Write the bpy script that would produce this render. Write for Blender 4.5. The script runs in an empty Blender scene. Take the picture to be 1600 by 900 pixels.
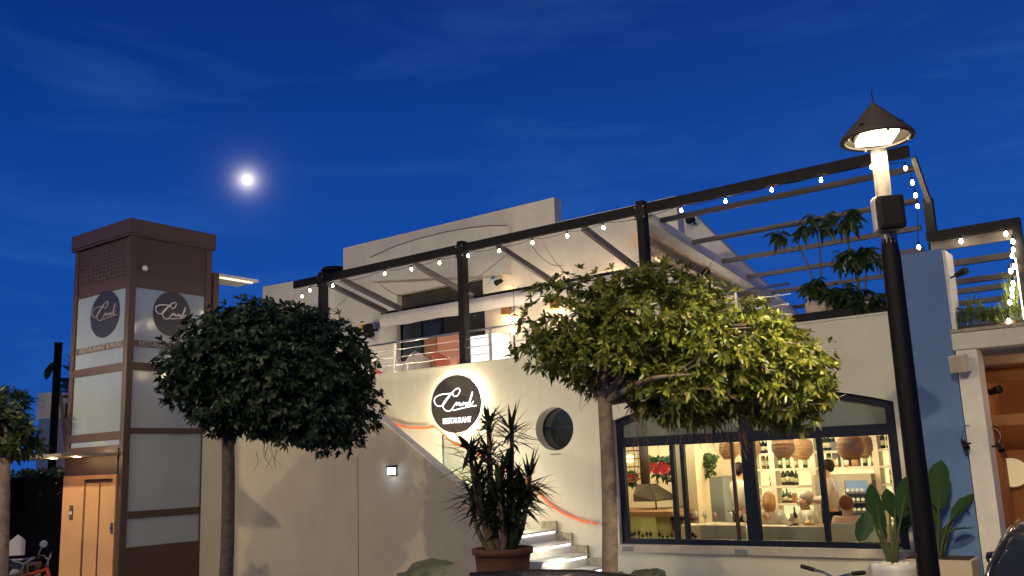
import bpy, bmesh, math, random
import numpy as np
from mathutils import Vector, Matrix
random.seed(7)
S = bpy.context.scene
COL = S.collection
R = math.radians

# ---------------------------------------------------------------- camera
CAM_H = 2.2
FPX, PITCH, ROLL, YAW = 1436.0, R(10.84), R(-2.243), R(36.24)
f0 = Vector((-math.sin(YAW), math.cos(YAW), 0)); r0 = Vector((math.cos(YAW), math.sin(YAW), 0)); z0 = Vector((0, 0, 1))
FW = math.cos(PITCH)*f0 + math.sin(PITCH)*z0
U0 = -math.sin(PITCH)*f0 + math.cos(PITCH)*z0
RT = math.cos(ROLL)*r0 + math.sin(ROLL)*U0
UP = -math.sin(ROLL)*r0 + math.cos(ROLL)*U0
CP = Vector((0, 0, CAM_H))
cd = bpy.data.cameras.new('camera'); cam = bpy.data.objects.new('camera', cd); COL.objects.link(cam)
cd.sensor_width = 36; cd.lens = FPX/1600*36; cd.clip_end = 6000; cd.clip_start = 0.1
m = Matrix((RT, UP, -FW)).transposed().to_4x4(); m.translation = CP
cam.matrix_world = m
S.camera = cam
def ray(px, py):
    return (FW*FPX + RT*(px-800) - UP*(py-450)).normalized()
def at(px, py, Y):                       # point of a real wall plane Y = const (survey of the photograph)
    d = ray(px, py); return CP + d*(Y/d.y)
def atX(px, py, X):
    d = ray(px, py); return CP + d*(X/d.x)
def atd(px, py, dist):                   # point at a horizontal distance
    d = ray(px, py); k = d.dot(f0); return CP + d*(dist/k)

# ---------------------------------------------------------------- world, moon light, exposure
w = bpy.data.worlds.new("World"); S.world = w; w.use_nodes = True
nt = w.node_tree; nt.nodes.clear()
def N(t, **k):
    n = nt.nodes.new(t)
    for a, b in k.items(): setattr(n, a, b)
    return n
out = N('ShaderNodeOutputWorld'); bg = N('ShaderNodeBackground')
MOON = ray(386, 281)
sky = N('ShaderNodeTexSky', sky_type='NISHITA'); sky.sun_disc = False
sky.sun_elevation = R(4); sky.sun_rotation = R(200); sky.altitude = 0; sky.air_density = 1.0; sky.dust_density = 0.3; sky.ozone_density = 6
tc = N('ShaderNodeTexCoord'); sep = N('ShaderNodeSeparateXYZ')
nt.links.new(tc.outputs['Generated'], sep.inputs[0])
ramp = N('ShaderNodeValToRGB')
nt.links.new(sep.outputs['Z'], ramp.inputs[0])
cr = ramp.color_ramp
SKYC = [(0.0, (0.012, 0.085, 0.38)), (0.10, (0.007, 0.073, 0.37)), (0.25, (0.0045, 0.060, 0.345)), (0.40, (0.0022, 0.034, 0.235)), (0.55, (0.0016, 0.018, 0.145)), (1.0, (0.001, 0.010, 0.08))]
while len(cr.elements) < len(SKYC): cr.elements.new(0.5)
for e, (p, c) in zip(cr.elements, SKYC): e.position = p; e.color = (*c, 1)
# dusk tint of the clear-sky model by height
mixs = N('ShaderNodeMix', data_type='RGBA', blend_type='MIX'); mixs.inputs[0].default_value = 0.97
skm = N('ShaderNodeVectorMath', operation='SCALE'); skm.inputs['Scale'].default_value = 0.02
nt.links.new(sky.outputs[0], skm.inputs[0])
nt.links.new(skm.outputs[0], mixs.inputs['A']); nt.links.new(ramp.outputs[0], mixs.inputs['B'])
# slight paler side of the sky to the right (where dusk light lingers)
dr = N('ShaderNodeVectorMath', operation='DOT_PRODUCT'); dr.inputs[1].default_value = tuple(r0)
nt.links.new(tc.outputs['Generated'], dr.inputs[0])
mrr = N('ShaderNodeMapRange'); mrr.inputs[1].default_value = -0.6; mrr.inputs[2].default_value = 0.7; mrr.inputs[3].default_value = 0.0; mrr.inputs[4].default_value = 1.0
nt.links.new(dr.outputs['Value'], mrr.inputs[0])
add1 = N('ShaderNodeMix', data_type='RGBA', blend_type='ADD'); nt.links.new(mrr.outputs[0], add1.inputs[0])
nt.links.new(mixs.outputs['Result'], add1.inputs['A']); add1.inputs['B'].default_value = (0.005, 0.016, 0.035, 1)
# thin wisps
mp = N('ShaderNodeMapping'); mp.inputs['Scale'].default_value = (1.2, 1.2, 7.0); mp.inputs['Rotation'].default_value = (R(8), R(-8), 0)
nt.links.new(tc.outputs['Generated'], mp.inputs[0])
nz = N('ShaderNodeTexNoise'); nz.inputs['Scale'].default_value = 2.6; nz.inputs['Detail'].default_value = 6; nz.inputs['Roughness'].default_value = 0.55; nz.inputs['Distortion'].default_value = 0.8
nt.links.new(mp.outputs[0], nz.inputs[0])
cr2 = N('ShaderNodeValToRGB'); nt.links.new(nz.outputs['Fac'], cr2.inputs[0])
cr2.color_ramp.elements[0].position = 0.50; cr2.color_ramp.elements[0].color = (0, 0, 0, 1)
cr2.color_ramp.elements[1].position = 0.74; cr2.color_ramp.elements[1].color = (0.008, 0.022, 0.038, 1)
add2 = N('ShaderNodeMix', data_type='RGBA', blend_type='ADD'); add2.inputs[0].default_value = 1
nt.links.new(add1.outputs['Result'], add2.inputs['A']); nt.links.new(cr2.outputs[0], add2.inputs['B'])
# lens glow round the moon, painted into the sky by angle
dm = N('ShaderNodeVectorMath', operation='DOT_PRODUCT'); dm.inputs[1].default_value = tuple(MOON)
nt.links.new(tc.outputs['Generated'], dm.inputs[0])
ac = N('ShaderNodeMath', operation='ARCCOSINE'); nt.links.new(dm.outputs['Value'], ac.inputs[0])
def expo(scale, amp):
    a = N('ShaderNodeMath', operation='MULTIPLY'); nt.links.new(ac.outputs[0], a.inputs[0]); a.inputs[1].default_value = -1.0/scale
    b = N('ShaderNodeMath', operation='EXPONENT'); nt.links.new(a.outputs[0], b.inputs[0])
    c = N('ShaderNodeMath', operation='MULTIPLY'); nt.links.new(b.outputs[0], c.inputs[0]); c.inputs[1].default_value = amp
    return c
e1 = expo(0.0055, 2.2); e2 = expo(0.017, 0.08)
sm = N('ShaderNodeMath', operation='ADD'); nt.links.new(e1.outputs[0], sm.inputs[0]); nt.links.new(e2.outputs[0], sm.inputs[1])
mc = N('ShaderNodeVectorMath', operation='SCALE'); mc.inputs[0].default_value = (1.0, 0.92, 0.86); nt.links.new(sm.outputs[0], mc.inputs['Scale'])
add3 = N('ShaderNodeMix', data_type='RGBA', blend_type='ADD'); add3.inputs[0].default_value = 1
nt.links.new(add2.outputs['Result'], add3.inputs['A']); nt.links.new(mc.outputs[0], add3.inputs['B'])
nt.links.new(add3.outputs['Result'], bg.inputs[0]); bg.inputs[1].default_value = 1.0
nt.links.new(bg.outputs[0], out.inputs[0])
sl = bpy.data.lights.new('moonlight', 'SUN'); sl.energy = 0.03; sl.angle = R(0.5); sl.color = (1, 0.95, 0.9)
so = bpy.data.objects.new('moonlight', sl); COL.objects.link(so); so.rotation_euler = (-MOON).to_track_quat('-Z', 'Y').to_euler()
S.view_settings.view_transform = 'Standard'; S.view_settings.look = 'None'; S.view_settings.exposure = 0.0; S.view_settings.gamma = 1
S.cycles.use_denoising = True
S.cycles.sample_clamp_indirect = 4.0
S.cycles.max_bounces = 8; S.cycles.diffuse_bounces = 3; S.cycles.transparent_max_bounces = 16
WARM = (1.0, 0.79, 0.47)

# ---------------------------------------------------------------- materials
MATS = {}
def mat(name, col, rough=0.6, metal=0.0, var=0.0, scale=3.0, bump=0.0, bscale=40.0, spec=0.5, emit=None, es=0.0, trans=0.0, stain=0.0, sub=0.0, alpha=1.0, ior=1.45):
    if name in MATS: return MATS[name]
    M = bpy.data.materials.new(name); M.use_nodes = True; t = M.node_tree; b = t.nodes['Principled BSDF']
    b.inputs['Base Color'].default_value = (*col, 1); b.inputs['Roughness'].default_value = rough; b.inputs['Metallic'].default_value = metal
    b.inputs['Specular IOR Level'].default_value = spec; b.inputs['Transmission Weight'].default_value = trans; b.inputs['IOR'].default_value = ior
    b.inputs['Alpha'].default_value = alpha
    if emit: b.inputs['Emission Color'].default_value = (*emit, 1); b.inputs['Emission Strength'].default_value = es
    c = t.nodes.new('ShaderNodeTexCoord')
    if var > 0 or stain > 0:
        n = t.nodes.new('ShaderNodeTexNoise'); n.inputs['Scale'].default_value = scale; n.inputs['Detail'].default_value = 6; n.inputs['Roughness'].default_value = 0.65
        t.links.new(c.outputs['Object'], n.inputs[0])
        mr = t.nodes.new('ShaderNodeMapRange'); mr.inputs[1].default_value = 0.3; mr.inputs[2].default_value = 0.7; mr.inputs[3].default_value = 1-var; mr.inputs[4].default_value = 1+var
        t.links.new(n.outputs['Fac'], mr.inputs[0])
        sc = t.nodes.new('ShaderNodeVectorMath'); sc.operation = 'SCALE'; sc.inputs[0].default_value = col; t.links.new(mr.outputs[0], sc.inputs['Scale'])
        last = sc.outputs[0]
        if stain > 0:   # vertical run marks
            mp = t.nodes.new('ShaderNodeMapping'); mp.inputs['Scale'].default_value = (5, 5, 0.35); t.links.new(c.outputs['Object'], mp.inputs[0])
            n2 = t.nodes.new('ShaderNodeTexNoise'); n2.inputs['Scale'].default_value = 1.6; n2.inputs['Detail'].default_value = 5; t.links.new(mp.outputs[0], n2.inputs[0])
            m2 = t.nodes.new('ShaderNodeMapRange'); m2.inputs[1].default_value = 0.52; m2.inputs[2].default_value = 0.75; m2.inputs[3].default_value = 1; m2.inputs[4].default_value = 1-stain
            t.links.new(n2.outputs['Fac'], m2.inputs[0])
            s2 = t.nodes.new('ShaderNodeVectorMath'); s2.operation = 'SCALE'; t.links.new(last, s2.inputs[0]); t.links.new(m2.outputs[0], s2.inputs['Scale']); last = s2.outputs[0]
        t.links.new(last, b.inputs['Base Color'])
    if bump > 0:
        n = t.nodes.new('ShaderNodeTexNoise'); n.inputs['Scale'].default_value = bscale; n.inputs['Detail'].default_value = 5
        t.links.new(c.outputs['Object'], n.inputs[0])
        bp = t.nodes.new('ShaderNodeBump'); bp.inputs['Strength'].default_value = bump; bp.inputs['Distance'].default_value = 0.01
        t.links.new(n.outputs['Fac'], bp.inputs['Height']); t.links.new(bp.outputs[0], b.inputs['Normal'])
    MATS[name] = M; return M
def leafmat(name, c1, c2, rough=0.45, sub=0.25):
    M = bpy.data.materials.new(name); M.use_nodes = True; t = M.node_tree; b = t.nodes['Principled BSDF']
    g = t.nodes.new('ShaderNodeNewGeometry'); rp = t.nodes.new('ShaderNodeValToRGB')
    rp.color_ramp.elements[0].color = (*c1, 1); rp.color_ramp.elements[1].color = (*c2, 1)
    t.links.new(g.outputs['Random Per Island'], rp.inputs[0]); t.links.new(rp.outputs[0], b.inputs['Base Color'])
    b.inputs['Roughness'].default_value = rough
    tr = t.nodes.new('ShaderNodeBsdfTranslucent'); t.links.new(rp.outputs[0], tr.inputs[0])
    mx = t.nodes.new('ShaderNodeMixShader'); mx.inputs[0].default_value = sub
    o = t.nodes['Material Output']; t.links.new(b.outputs[0], mx.inputs[1]); t.links.new(tr.outputs[0], mx.inputs[2]); t.links.new(mx.outputs[0], o.inputs[0])
    return M
def glow(name, col, s):
    return mat(name, (0.8, 0.8, 0.8), 0.5, emit=col, es=s)
def paneglass(name, tint=(0.9, 0.95, 0.95), refl=1.0, opac=0.0, body=(0.1, 0.1, 0.1)):
    M = bpy.data.materials.new(name); M.use_nodes = True; t = M.node_tree; t.nodes.remove(t.nodes['Principled BSDF'])
    o = t.nodes['Material Output']; tr = t.nodes.new('ShaderNodeBsdfTransparent'); tr.inputs[0].default_value = (*tint, 1)
    gl = t.nodes.new('ShaderNodeBsdfGlossy'); gl.inputs['Roughness'].default_value = 0.02
    df = t.nodes.new('ShaderNodeBsdfDiffuse'); df.inputs[0].default_value = (*body, 1)
    m0 = t.nodes.new('ShaderNodeMixShader'); m0.inputs[0].default_value = opac
    t.links.new(tr.outputs[0], m0.inputs[1]); t.links.new(df.outputs[0], m0.inputs[2])
    fr = t.nodes.new('ShaderNodeFresnel'); fr.inputs[0].default_value = 1.5
    mu = t.nodes.new('ShaderNodeMath'); mu.operation = 'MULTIPLY'; mu.inputs[1].default_value = refl; t.links.new(fr.outputs[0], mu.inputs[0])
    mx = t.nodes.new('ShaderNodeMixShader'); t.links.new(mu.outputs[0], mx.inputs[0]); t.links.new(m0.outputs[0], mx.inputs[1]); t.links.new(gl.outputs[0], mx.inputs[2])
    t.links.new(mx.outputs[0], o.inputs[0]); MATS[name] = M; return M

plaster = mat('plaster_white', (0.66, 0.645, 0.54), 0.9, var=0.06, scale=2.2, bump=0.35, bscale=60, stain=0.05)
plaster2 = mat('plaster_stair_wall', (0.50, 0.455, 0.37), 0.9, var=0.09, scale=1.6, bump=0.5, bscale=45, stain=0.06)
plaster_up = mat('plaster_upper', (0.64, 0.62, 0.55), 0.9, var=0.09, scale=1.8, bump=0.3, bscale=50, stain=0.06)
bluep = mat('blue_paint', (0.11, 0.205, 0.41), 0.85, var=0.10, scale=2, bump=0.4, bscale=60)
brown = mat('brown_steel', (0.082, 0.050, 0.038), 0.45, var=0.10, scale=5, bump=0.05)
frost = mat('frosted_glass', (0.30, 0.36, 0.41), 0.10, var=0.08, scale=1.2, spec=0.9, ior=1.6)
black = mat('black_metal', (0.006, 0.006, 0.008), 0.6, var=0.15, scale=6, spec=0.25)
blackm = mat('black_plastic', (0.009, 0.008, 0.008), 0.55, spec=0.3)
navy = mat('navy_frame', (0.006, 0.011, 0.030), 0.5, spec=0.25)
greym = mat('grey_metal', (0.45, 0.44, 0.42), 0.35, metal=0.8, var=0.1, scale=8)
steel = mat('brushed_steel', (0.6, 0.6, 0.6), 0.3, metal=1.0)
rafterm = mat('rafter_grey', (0.11, 0.10, 0.105), 0.6, var=0.1)
canvas = mat('canvas_white', (0.72, 0.69, 0.65), 0.85, var=0.06, scale=4, bump=0.5, bscale=12)
creamc = mat('canvas_cream', (0.72, 0.58, 0.42), 0.85, var=0.1, scale=6, bump=0.4, bscale=14)
white = mat('white_paint', (0.70, 0.69, 0.64), 0.65, var=0.09, scale=5, stain=0.06)
stone = mat('beige_stone', (0.36, 0.32, 0.24), 0.8, var=0.35, scale=22, bump=0.4)
terra = mat('terracotta', (0.11, 0.045, 0.03), 0.85, var=0.2, scale=9, bump=0.6, bscale=30)
bark = mat('bark', (0.26, 0.20, 0.15), 0.9, var=0.4, scale=10, bump=1.0, bscale=30)
soil = mat('soil', (0.05, 0.035, 0.025), 0.95, var=0.3, bump=1)
asphalt = mat('asphalt', (0.05, 0.05, 0.052), 0.9, var=0.2, scale=4, bump=0.6, bscale=80)
paving = mat('paving', (0.28, 0.25, 0.22), 0.85, var=0.12, scale=3, bump=0.4)
orange = mat('orange_rope_glow', (0.75, 0.16, 0.06), 0.5, emit=(1.0, 0.20, 0.07), es=0.35)  # rope is no lamp; a weak glow lifts its colour
signm = mat('sign_charcoal', (0.055, 0.045, 0.045), 0.45, var=0.1)
wood = mat('wood', (0.34, 0.17, 0.075), 0.6, var=0.25, scale=5, bump=0.2)
rattan = mat('rattan_pale', (0.42, 0.25, 0.12), 0.7, var=0.3, scale=30, bump=1.0, bscale=90)
wicker = mat('wicker', (0.34, 0.15, 0.05), 0.7, var=0.3, scale=30, bump=1.0, bscale=90)
clearg = paneglass('clear_glass', (0.86, 0.9, 0.86), 0.9)
darkg = paneglass('smoked_glass', (0.16, 0.19, 0.17), 1.0, 0.5, (0.10, 0.12, 0.10))
olive = mat('olive_glass', (0.06, 0.055, 0.035), 0.2, var=0.3)
halo = glow('halo_light', (1.0, 0.83, 0.55), 30)
neon = glow('neon_white', (1.0, 0.97, 0.95), 2.2)
bulbm = glow('bulb_light', (1.0, 0.80, 0.50), 90)
ledm = glow('lamp_led', (1.0, 0.86, 0.58), 12)

# ---------------------------------------------------------------- mesh helpers
WM = {}
def thing(name, label, cat, loc=(0, 0, 0), group=None, rz=0):
    o = bpy.data.objects.new(name, None); COL.objects.link(o); o.empty_display_size = 0.2
    o.location = loc; o.rotation_euler = (0, 0, rz)
    o['label'] = label; o['category'] = cat
    if group: o['group'] = group
    WM[o.name] = Matrix.Translation(Vector(loc)) @ Matrix.Rotation(rz, 4, 'Z')
    return o
def link(name, me, ms, parent=None, smooth=False):
    o = bpy.data.objects.new(name, me); COL.objects.link(o)
    if not isinstance(ms, (list, tuple)): ms = [ms]
    if not me.materials:
        for q in ms: me.materials.append(q)
    if smooth: me.polygons.foreach_set('use_smooth', [True]*len(me.polygons))
    if parent:
        o.parent = parent
        o.matrix_parent_inverse = WM[parent.name].inverted() if parent.name in WM else Matrix()
    return o
def tag(o, label, cat, group=None):
    o['label'] = label; o['category'] = cat
    if group: o['group'] = group
    return o
class MB:
    def __init__(s): s.v = []; s.f = []; s.mi = []; s.cur = 0
    def addm(s, vs, fs):
        b = len(s.v); s.v += [tuple(p) for p in vs]
        for f in fs: s.f.append([b+i for i in f]); s.mi.append(s.cur)
        return s
    def box(s, x0, x1, y0, y1, z0, z1, M=None):
        vs = [Vector((x, y, z)) for x in (x0, x1) for y in (y0, y1) for z in (z0, z1)]
        if M: vs = [M @ p for p in vs]
        return s.addm(vs, [(0, 1, 3, 2), (4, 6, 7, 5), (0, 4, 5, 1), (2, 3, 7, 6), (0, 2, 6, 4), (1, 5, 7, 3)])
    def bar(s, a, b, wd, ht, up=(0, 0, 1)):     # rectangular bar from a to b
        a = Vector(a); b = Vector(b); d = (b-a).normalized(); u = Vector(up)
        if abs(d.dot(u)) > 0.98: u = Vector((0, 1, 0))
        sd = d.cross(u).normalized(); u = sd.cross(d).normalized()
        vs = [p + sd*wd/2*i + u*ht/2*j for p in (a, b) for (i, j) in ((-1, -1), (1, -1), (1, 1), (-1, 1))]
        return s.addm(vs, [(3, 2, 1, 0), (4, 5, 6, 7), (0, 1, 5, 4), (1, 2, 6, 5), (2, 3, 7, 6), (3, 0, 4, 7)])
    def tube(s, pts, r, n=8, closed=False):
        pts = [Vector(p) for p in pts]; L = len(pts)
        rs = r if isinstance(r, (list, tuple)) else [r]*L
        ring = []; pu = None
        for i, p in enumerate(pts):
            if closed: d = pts[(i+1) % L]-pts[i-1]
            else: d = (pts[min(i+1, L-1)]-pts[max(i-1, 0)])
            d = d.normalized() if d.length > 1e-9 else Vector((0, 0, 1))
            if pu is None:
                u = Vector((0, 0, 1)) if abs(d.z) < 0.9 else Vector((1, 0, 0))
            else: u = pu
            u = (u - d*u.dot(d))
            u = u.normalized() if u.length > 1e-6 else d.orthogonal().normalized()
            pu = u; v = d.cross(u)
            ring.append([p + (u*math.cos(2*math.pi*k/n)+v*math.sin(2*math.pi*k/n))*rs[i] for k in range(n)])
        vs = [q for rr in ring for q in rr]; fs = []
        for i in range(L if closed else L-1):
            j = (i+1) % L
            for k in range(n): fs.append((i*n+k, i*n+(k+1) % n, j*n+(k+1) % n, j*n+k))
        if not closed:
            fs.append(tuple(range(n-1, -1, -1))); fs.append(tuple((L-1)*n+k for k in range(n)))
        return s.addm(vs, fs)
    def lathe(s, prof, c=(0, 0, 0), n=24, M=None, sx=1, sy=1):
        vs = []; fs = []
        for (r_, z_) in prof:
            for k in range(n):
                a = 2*math.pi*k/n; p = Vector((r_*math.cos(a)*sx, r_*math.sin(a)*sy, z_))
                if M: p = M @ p
                vs.append(p+Vector(c))
        for i in range(len(prof)-1):
            for k in range(n): fs.append((i*n+k, i*n+(k+1) % n, (i+1)*n+(k+1) % n, (i+1)*n+k))
        cl_ = prof[0] == prof[-1]
        if prof[0][0] > 1e-4 and not cl_: fs.append(tuple(range(n-1, -1, -1)))
        if prof[-1][0] > 1e-4 and not cl_: fs.append(tuple((len(prof)-1)*n+k for k in range(n)))
        return s.addm(vs, fs)
    def prism(s, poly, axis, a, b):    # convex-ish polygon extruded along axis ('x','y','z')
        def mk(p, t):
            return {'y': (p[0], t, p[1]), 'x': (t, p[0], p[1]), 'z': (p[0], p[1], t)}[axis]
        n = len(poly); vs = [mk(p, a) for p in poly]+[mk(p, b) for p in poly]
        return s.addm(vs, [tuple(range(n)), tuple(range(2*n-1, n-1, -1))]+[(i, i+n, (i+1) % n+n, (i+1) % n) for i in range(n)])
    def build(s, name, ms, parent=None, smooth=False, bevel=0):
        me = bpy.data.meshes.new(name); me.from_pydata(s.v, [], s.f)
        if any(s.mi):
            for q in (ms if isinstance(ms, (list, tuple)) else [ms]): me.materials.append(q)
            me.polygons.foreach_set('material_index', s.mi)
        bm = bmesh.new(); bm.from_mesh(me)
        bmesh.ops.recalc_face_normals(bm, faces=bm.faces)
        if bevel > 0: bmesh.ops.bevel(bm, geom=bm.edges[:], offset=bevel, segments=2, affect='EDGES', profile=0.7)
        bm.to_mesh(me); bm.free()
        return link(name, me, ms, parent, smooth)
def holed(name, outlines, y0, y1, ms, parent, bez=0.0):
    """wall in the XZ plane with holes, extruded from y0 to y1"""
    cu = bpy.data.curves.new(name, 'CURVE'); cu.dimensions = '2D'; cu.fill_mode = 'BOTH'; cu.extrude = (y1-y0)/2
    for pts in outlines:
        sp = cu.splines.new('POLY'); sp.points.add(len(pts)-1); sp.use_cyclic_u = True
        for p, q in zip(sp.points, pts): p.co = (q[0], q[1], 0, 1)
    o = bpy.data.objects.new('tmp', cu); COL.objects.link(o)
    dg = bpy.context.evaluated_depsgraph_get(); me = bpy.data.meshes.new_from_object(o.evaluated_get(dg))
    bpy.data.objects.remove(o)
    me.transform(Matrix(((1, 0, 0, 0), (0, 0, -1, (y0+y1)/2), (0, 1, 0, 0), (0, 0, 0, 1)))); me.materials.clear()
    return link(name, me, ms, parent)
def textmesh(name, s, size, M, ms, parent, ext=0.004, bold=0.0, fit=None):
    cu = bpy.data.curves.new(name, 'FONT'); cu.body = s; cu.size = size; cu.align_x = 'CENTER'; cu.align_y = 'CENTER'; cu.extrude = ext; cu.offset = bold; cu.resolution_u = 3
    o = bpy.data.objects.new('tmp', cu); COL.objects.link(o)
    dg = bpy.context.evaluated_depsgraph_get(); me = bpy.data.meshes.new_from_object(o.evaluated_get(dg)); bpy.data.objects.remove(o)
    if fit:
        xs = [v.co.x for v in me.vertices]; wd = max(xs)-min(xs); me.transform(Matrix.Diagonal((fit/wd, 1, 1, 1)))
    me.transform(M); me.materials.clear()
    return link(name, me, ms, parent)
def smoothpath(pts, n=6):
    pts = [Vector(p) for p in pts]; o = []
    for i in range(len(pts)-1):
        p0 = pts[max(i-1, 0)]; p1 = pts[i]; p2 = pts[i+1]; p3 = pts[min(i+2, len(pts)-1)]
        for k in range(n):
            t = k/n; o.append(0.5*((2*p1)+(p2-p0)*t+(2*p0-5*p1+4*p2-p3)*t*t+(3*p1-p0-3*p2+p3)*t**3))
    o.append(pts[-1]); return o
def light(name, loc, energy, col=WARM, radius=0.05, parent=None, kind='POINT', rot=None, spot=None):
    l = bpy.data.lights.new(name, kind); l.energy = energy; l.color = col
    if kind != 'AREA': l.shadow_soft_size = radius
    if spot: l.spot_size = spot; l.spot_blend = 0.6
    o = bpy.data.objects.new(name, l); COL.objects.link(o); o.location = loc
    if rot: o.rotation_euler = rot
    if parent:
        o.parent = parent; o.matrix_parent_inverse = WM[parent.name].inverted() if parent.name in WM else Matrix()
    return o
def copytree(o, loc, rz=0, label=None, parent=None):
    c = o.copy(); COL.objects.link(c)
    if parent: mi = o.matrix_parent_inverse.copy(); c.parent = parent; c.matrix_parent_inverse = mi
    else: c.location = loc; c.rotation_euler = (0, 0, rz)
    if label: c['label'] = label
    for ch in list(o.children): copytree(ch, None, parent=c)
    return c
def structure(o):
    o['kind'] = 'structure'; return o
ORD = ['first', 'second', 'third', 'fourth', 'fifth', 'sixth', 'seventh', 'eighth', 'ninth', 'tenth', 'eleventh', 'twelfth', 'thirteenth', 'fourteenth', 'fifteenth', 'sixteenth', 'seventeenth', 'eighteenth', 'nineteenth', 'twentieth', 'twenty-first', 'twenty-second', 'twenty-third']

# ================================================================ SETTING
F = 12.0            # facade plane
FL = 0.35           # restaurant floor
TF = 3.46           # terrace floor
structure(MB().addm([(-1500, -1500, 0), (1500, -1500, 0), (1500, 1500, 0), (-1500, 1500, 0)], [(0, 1, 2, 3)]).build('ground', asphalt))
structure(MB().box(-30, 12, 8.2, 11.99, 0.004, 0.13).build('pavement', paving))

structure(MB().box(-26, -9.5, 3.4, 8.199, 0.004, 0.16).build('pavement', paving))
# ================================================================ RESTAURANT BUILDING
B = thing('restaurant_building', 'white plastered two storey restaurant with roof terrace, round window and wide arched window', 'building', (-8, 14, 0))
XE = -2.68
# arch window opening
wl_, wr_, wz0 = -7.03, -3.02, 1.0
def arch(x0, x1, zs, rise, n=24):
    h = (x1-x0)/2; rad = (h*h+rise*rise)/(2*rise); cx = (x0+x1)/2; cz = zs+rise-rad; a0 = math.asin(h/rad)
    return [(cx+rad*math.sin(-a0+2*a0*i/n), cz+rad*math.cos(-a0+2*a0*i/n)) for i in range(n+1)]
ARZ, ARR = 2.78, 0.30
winop = [(wl_, wz0), (wr_, wz0)] + arch(wl_, wr_, ARZ, ARR)[::-1]
PH = at(866, 670, F); 
phole = [(PH.x+0.355*math.cos(t*2*math.pi/40), PH.z+0.335*math.sin(t*2*math.pi/40)) for t in range(40)]
holed('wall', [[(-18.2, 0), (XE, 0), (XE, 3.87), (-18.2, 3.87)], winop, phole], F, F+0.26, plaster, B)
MB().box(-12.2, XE, F-0.015, F+0.28, 3.872, 3.90).build('coping', plaster, B)
# lower stair wall with the sloping top
LW = 10.6
slope = [(-18.2, 0), (-8.15, 0), (-8.15, 1.43), (-11.85, 3.89), (-18.2, 3.89)]
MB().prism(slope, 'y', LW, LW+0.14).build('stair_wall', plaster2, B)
# movement joints on the stair wall
MB().box(-10.985, -10.975, LW-0.004, LW+0.002, 0, 2.4).build('wall_joint', mat('joint', (0.12, 0.10, 0.09), 0.9), B)
MB().prism([(-8.14, 1.425), (-8.14, 1.465), (-11.86, 3.935), (-11.86, 3.895)], 'y', LW-0.01, LW+0.15).build('stair_coping', white, B)
# terrace slab and landing
MB().box(-18.2, XE, F+0.262, 20, 3.30, TF).build('terrace_floor', paving, B)
MB().box(-18.2, -11.9, LW+0.142, F-0.002, 3.30, TF).build('landing', paving, B)
# steps
sw0, sw1 = LW+0.145, F-0.07
led = glow('step_led', (0.95, 0.97, 1.0), 4)
ST = [(-6.75-0.27*k, 0.13+0.175*(k+1)) for k in range(6)]      # (right edge, tread height)
for k, (x1, zt) in enumerate(ST):
    st = MB().box(x1-0.30, x1, sw0, sw1, 0.131, zt).build('step', white, B)
    MB().box(x1-0.30, x1+0.025, sw0, sw1, zt+0.001, zt+0.03).build('nosing', white, st)
    MB().box(x1+0.001, x1+0.013, sw0+0.04, sw1-0.04, zt-0.022, zt-0.004).build('led_strip', led, st)
    if k in (2, 5): light('step_light', (x1-0.15, sw0+0.35, zt+0.25), 9, (1.0, 0.86, 0.62), 0.06, B)
    MB().box(x1-0.268, x1-0.002, F-0.066, F-0.003, 0.14, zt+0.14).build('skirting_stone', stone, B)
MB().box(-11.9, ST[-1][0]-0.302, sw0, sw1, 0.9, ST[-1][1]+0.03).build('half_landing', white, B)
for x_ in (-9.0, -10.2, -11.3): light('added_stair_fill', (x_, sw0+0.35, 1.95), 34, (1.0, 0.86, 0.62), 0.08, B)  # lamps added out of sight to brighten the sign wall
# glass guard on the stair wall with clips
g = thing('glass_guard', 'clear glass guard panel clipped to the sloping stair wall below the round sign', 'glass panel', at(692, 735, LW+0.07))
pA = at(693, 737, LW+0.07); pB = at(693, 684, LW+0.07)
MB().prism([(pA.x, pA.z), (pB.x, pB.z+0.05), (pB.x+0.9, pB.z-0.55), (pA.x+0.9, pA.z-0.6)], 'y', LW+0.065, LW+0.077).build('pane', clearg, g)
MB().box(pA.x-0.006, pA.x, LW+0.06, LW+0.08, pA.z, pB.z+0.05).build('edge_trim', steel, g)
for dx in (0.02, 0.14): MB().lathe([(0.0, -0.02), (0.025, -0.02), (0.025, 0.02), (0, 0.02)], (pA.x+dx, LW+0.07, pA.z+0.02-dx*0.66), 12, Matrix.Rotation(R(90), 4, 'X')).build('clip', blackm, g)

# window reveal, sill
MB().box(wl_-0.12, wr_+0.12, F-0.07, F+0.1, wz0-0.10, wz0-0.004).build('window_sill', mat('sill', (0.52, 0.47, 0.40), 0.8, var=0.15, scale=8, bump=0.3), B)
for px in (981, 1158):
    q = at(px, 858, F-0.07); MB().box(q.x-0.09, q.x+0.09, F-0.078, F-0.071, wz0-0.09, wz0-0.03).build('drain_plate', mat('drain', (0.18, 0.2, 0.22), 0.6, var=0.3, scale=20), B)
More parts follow.
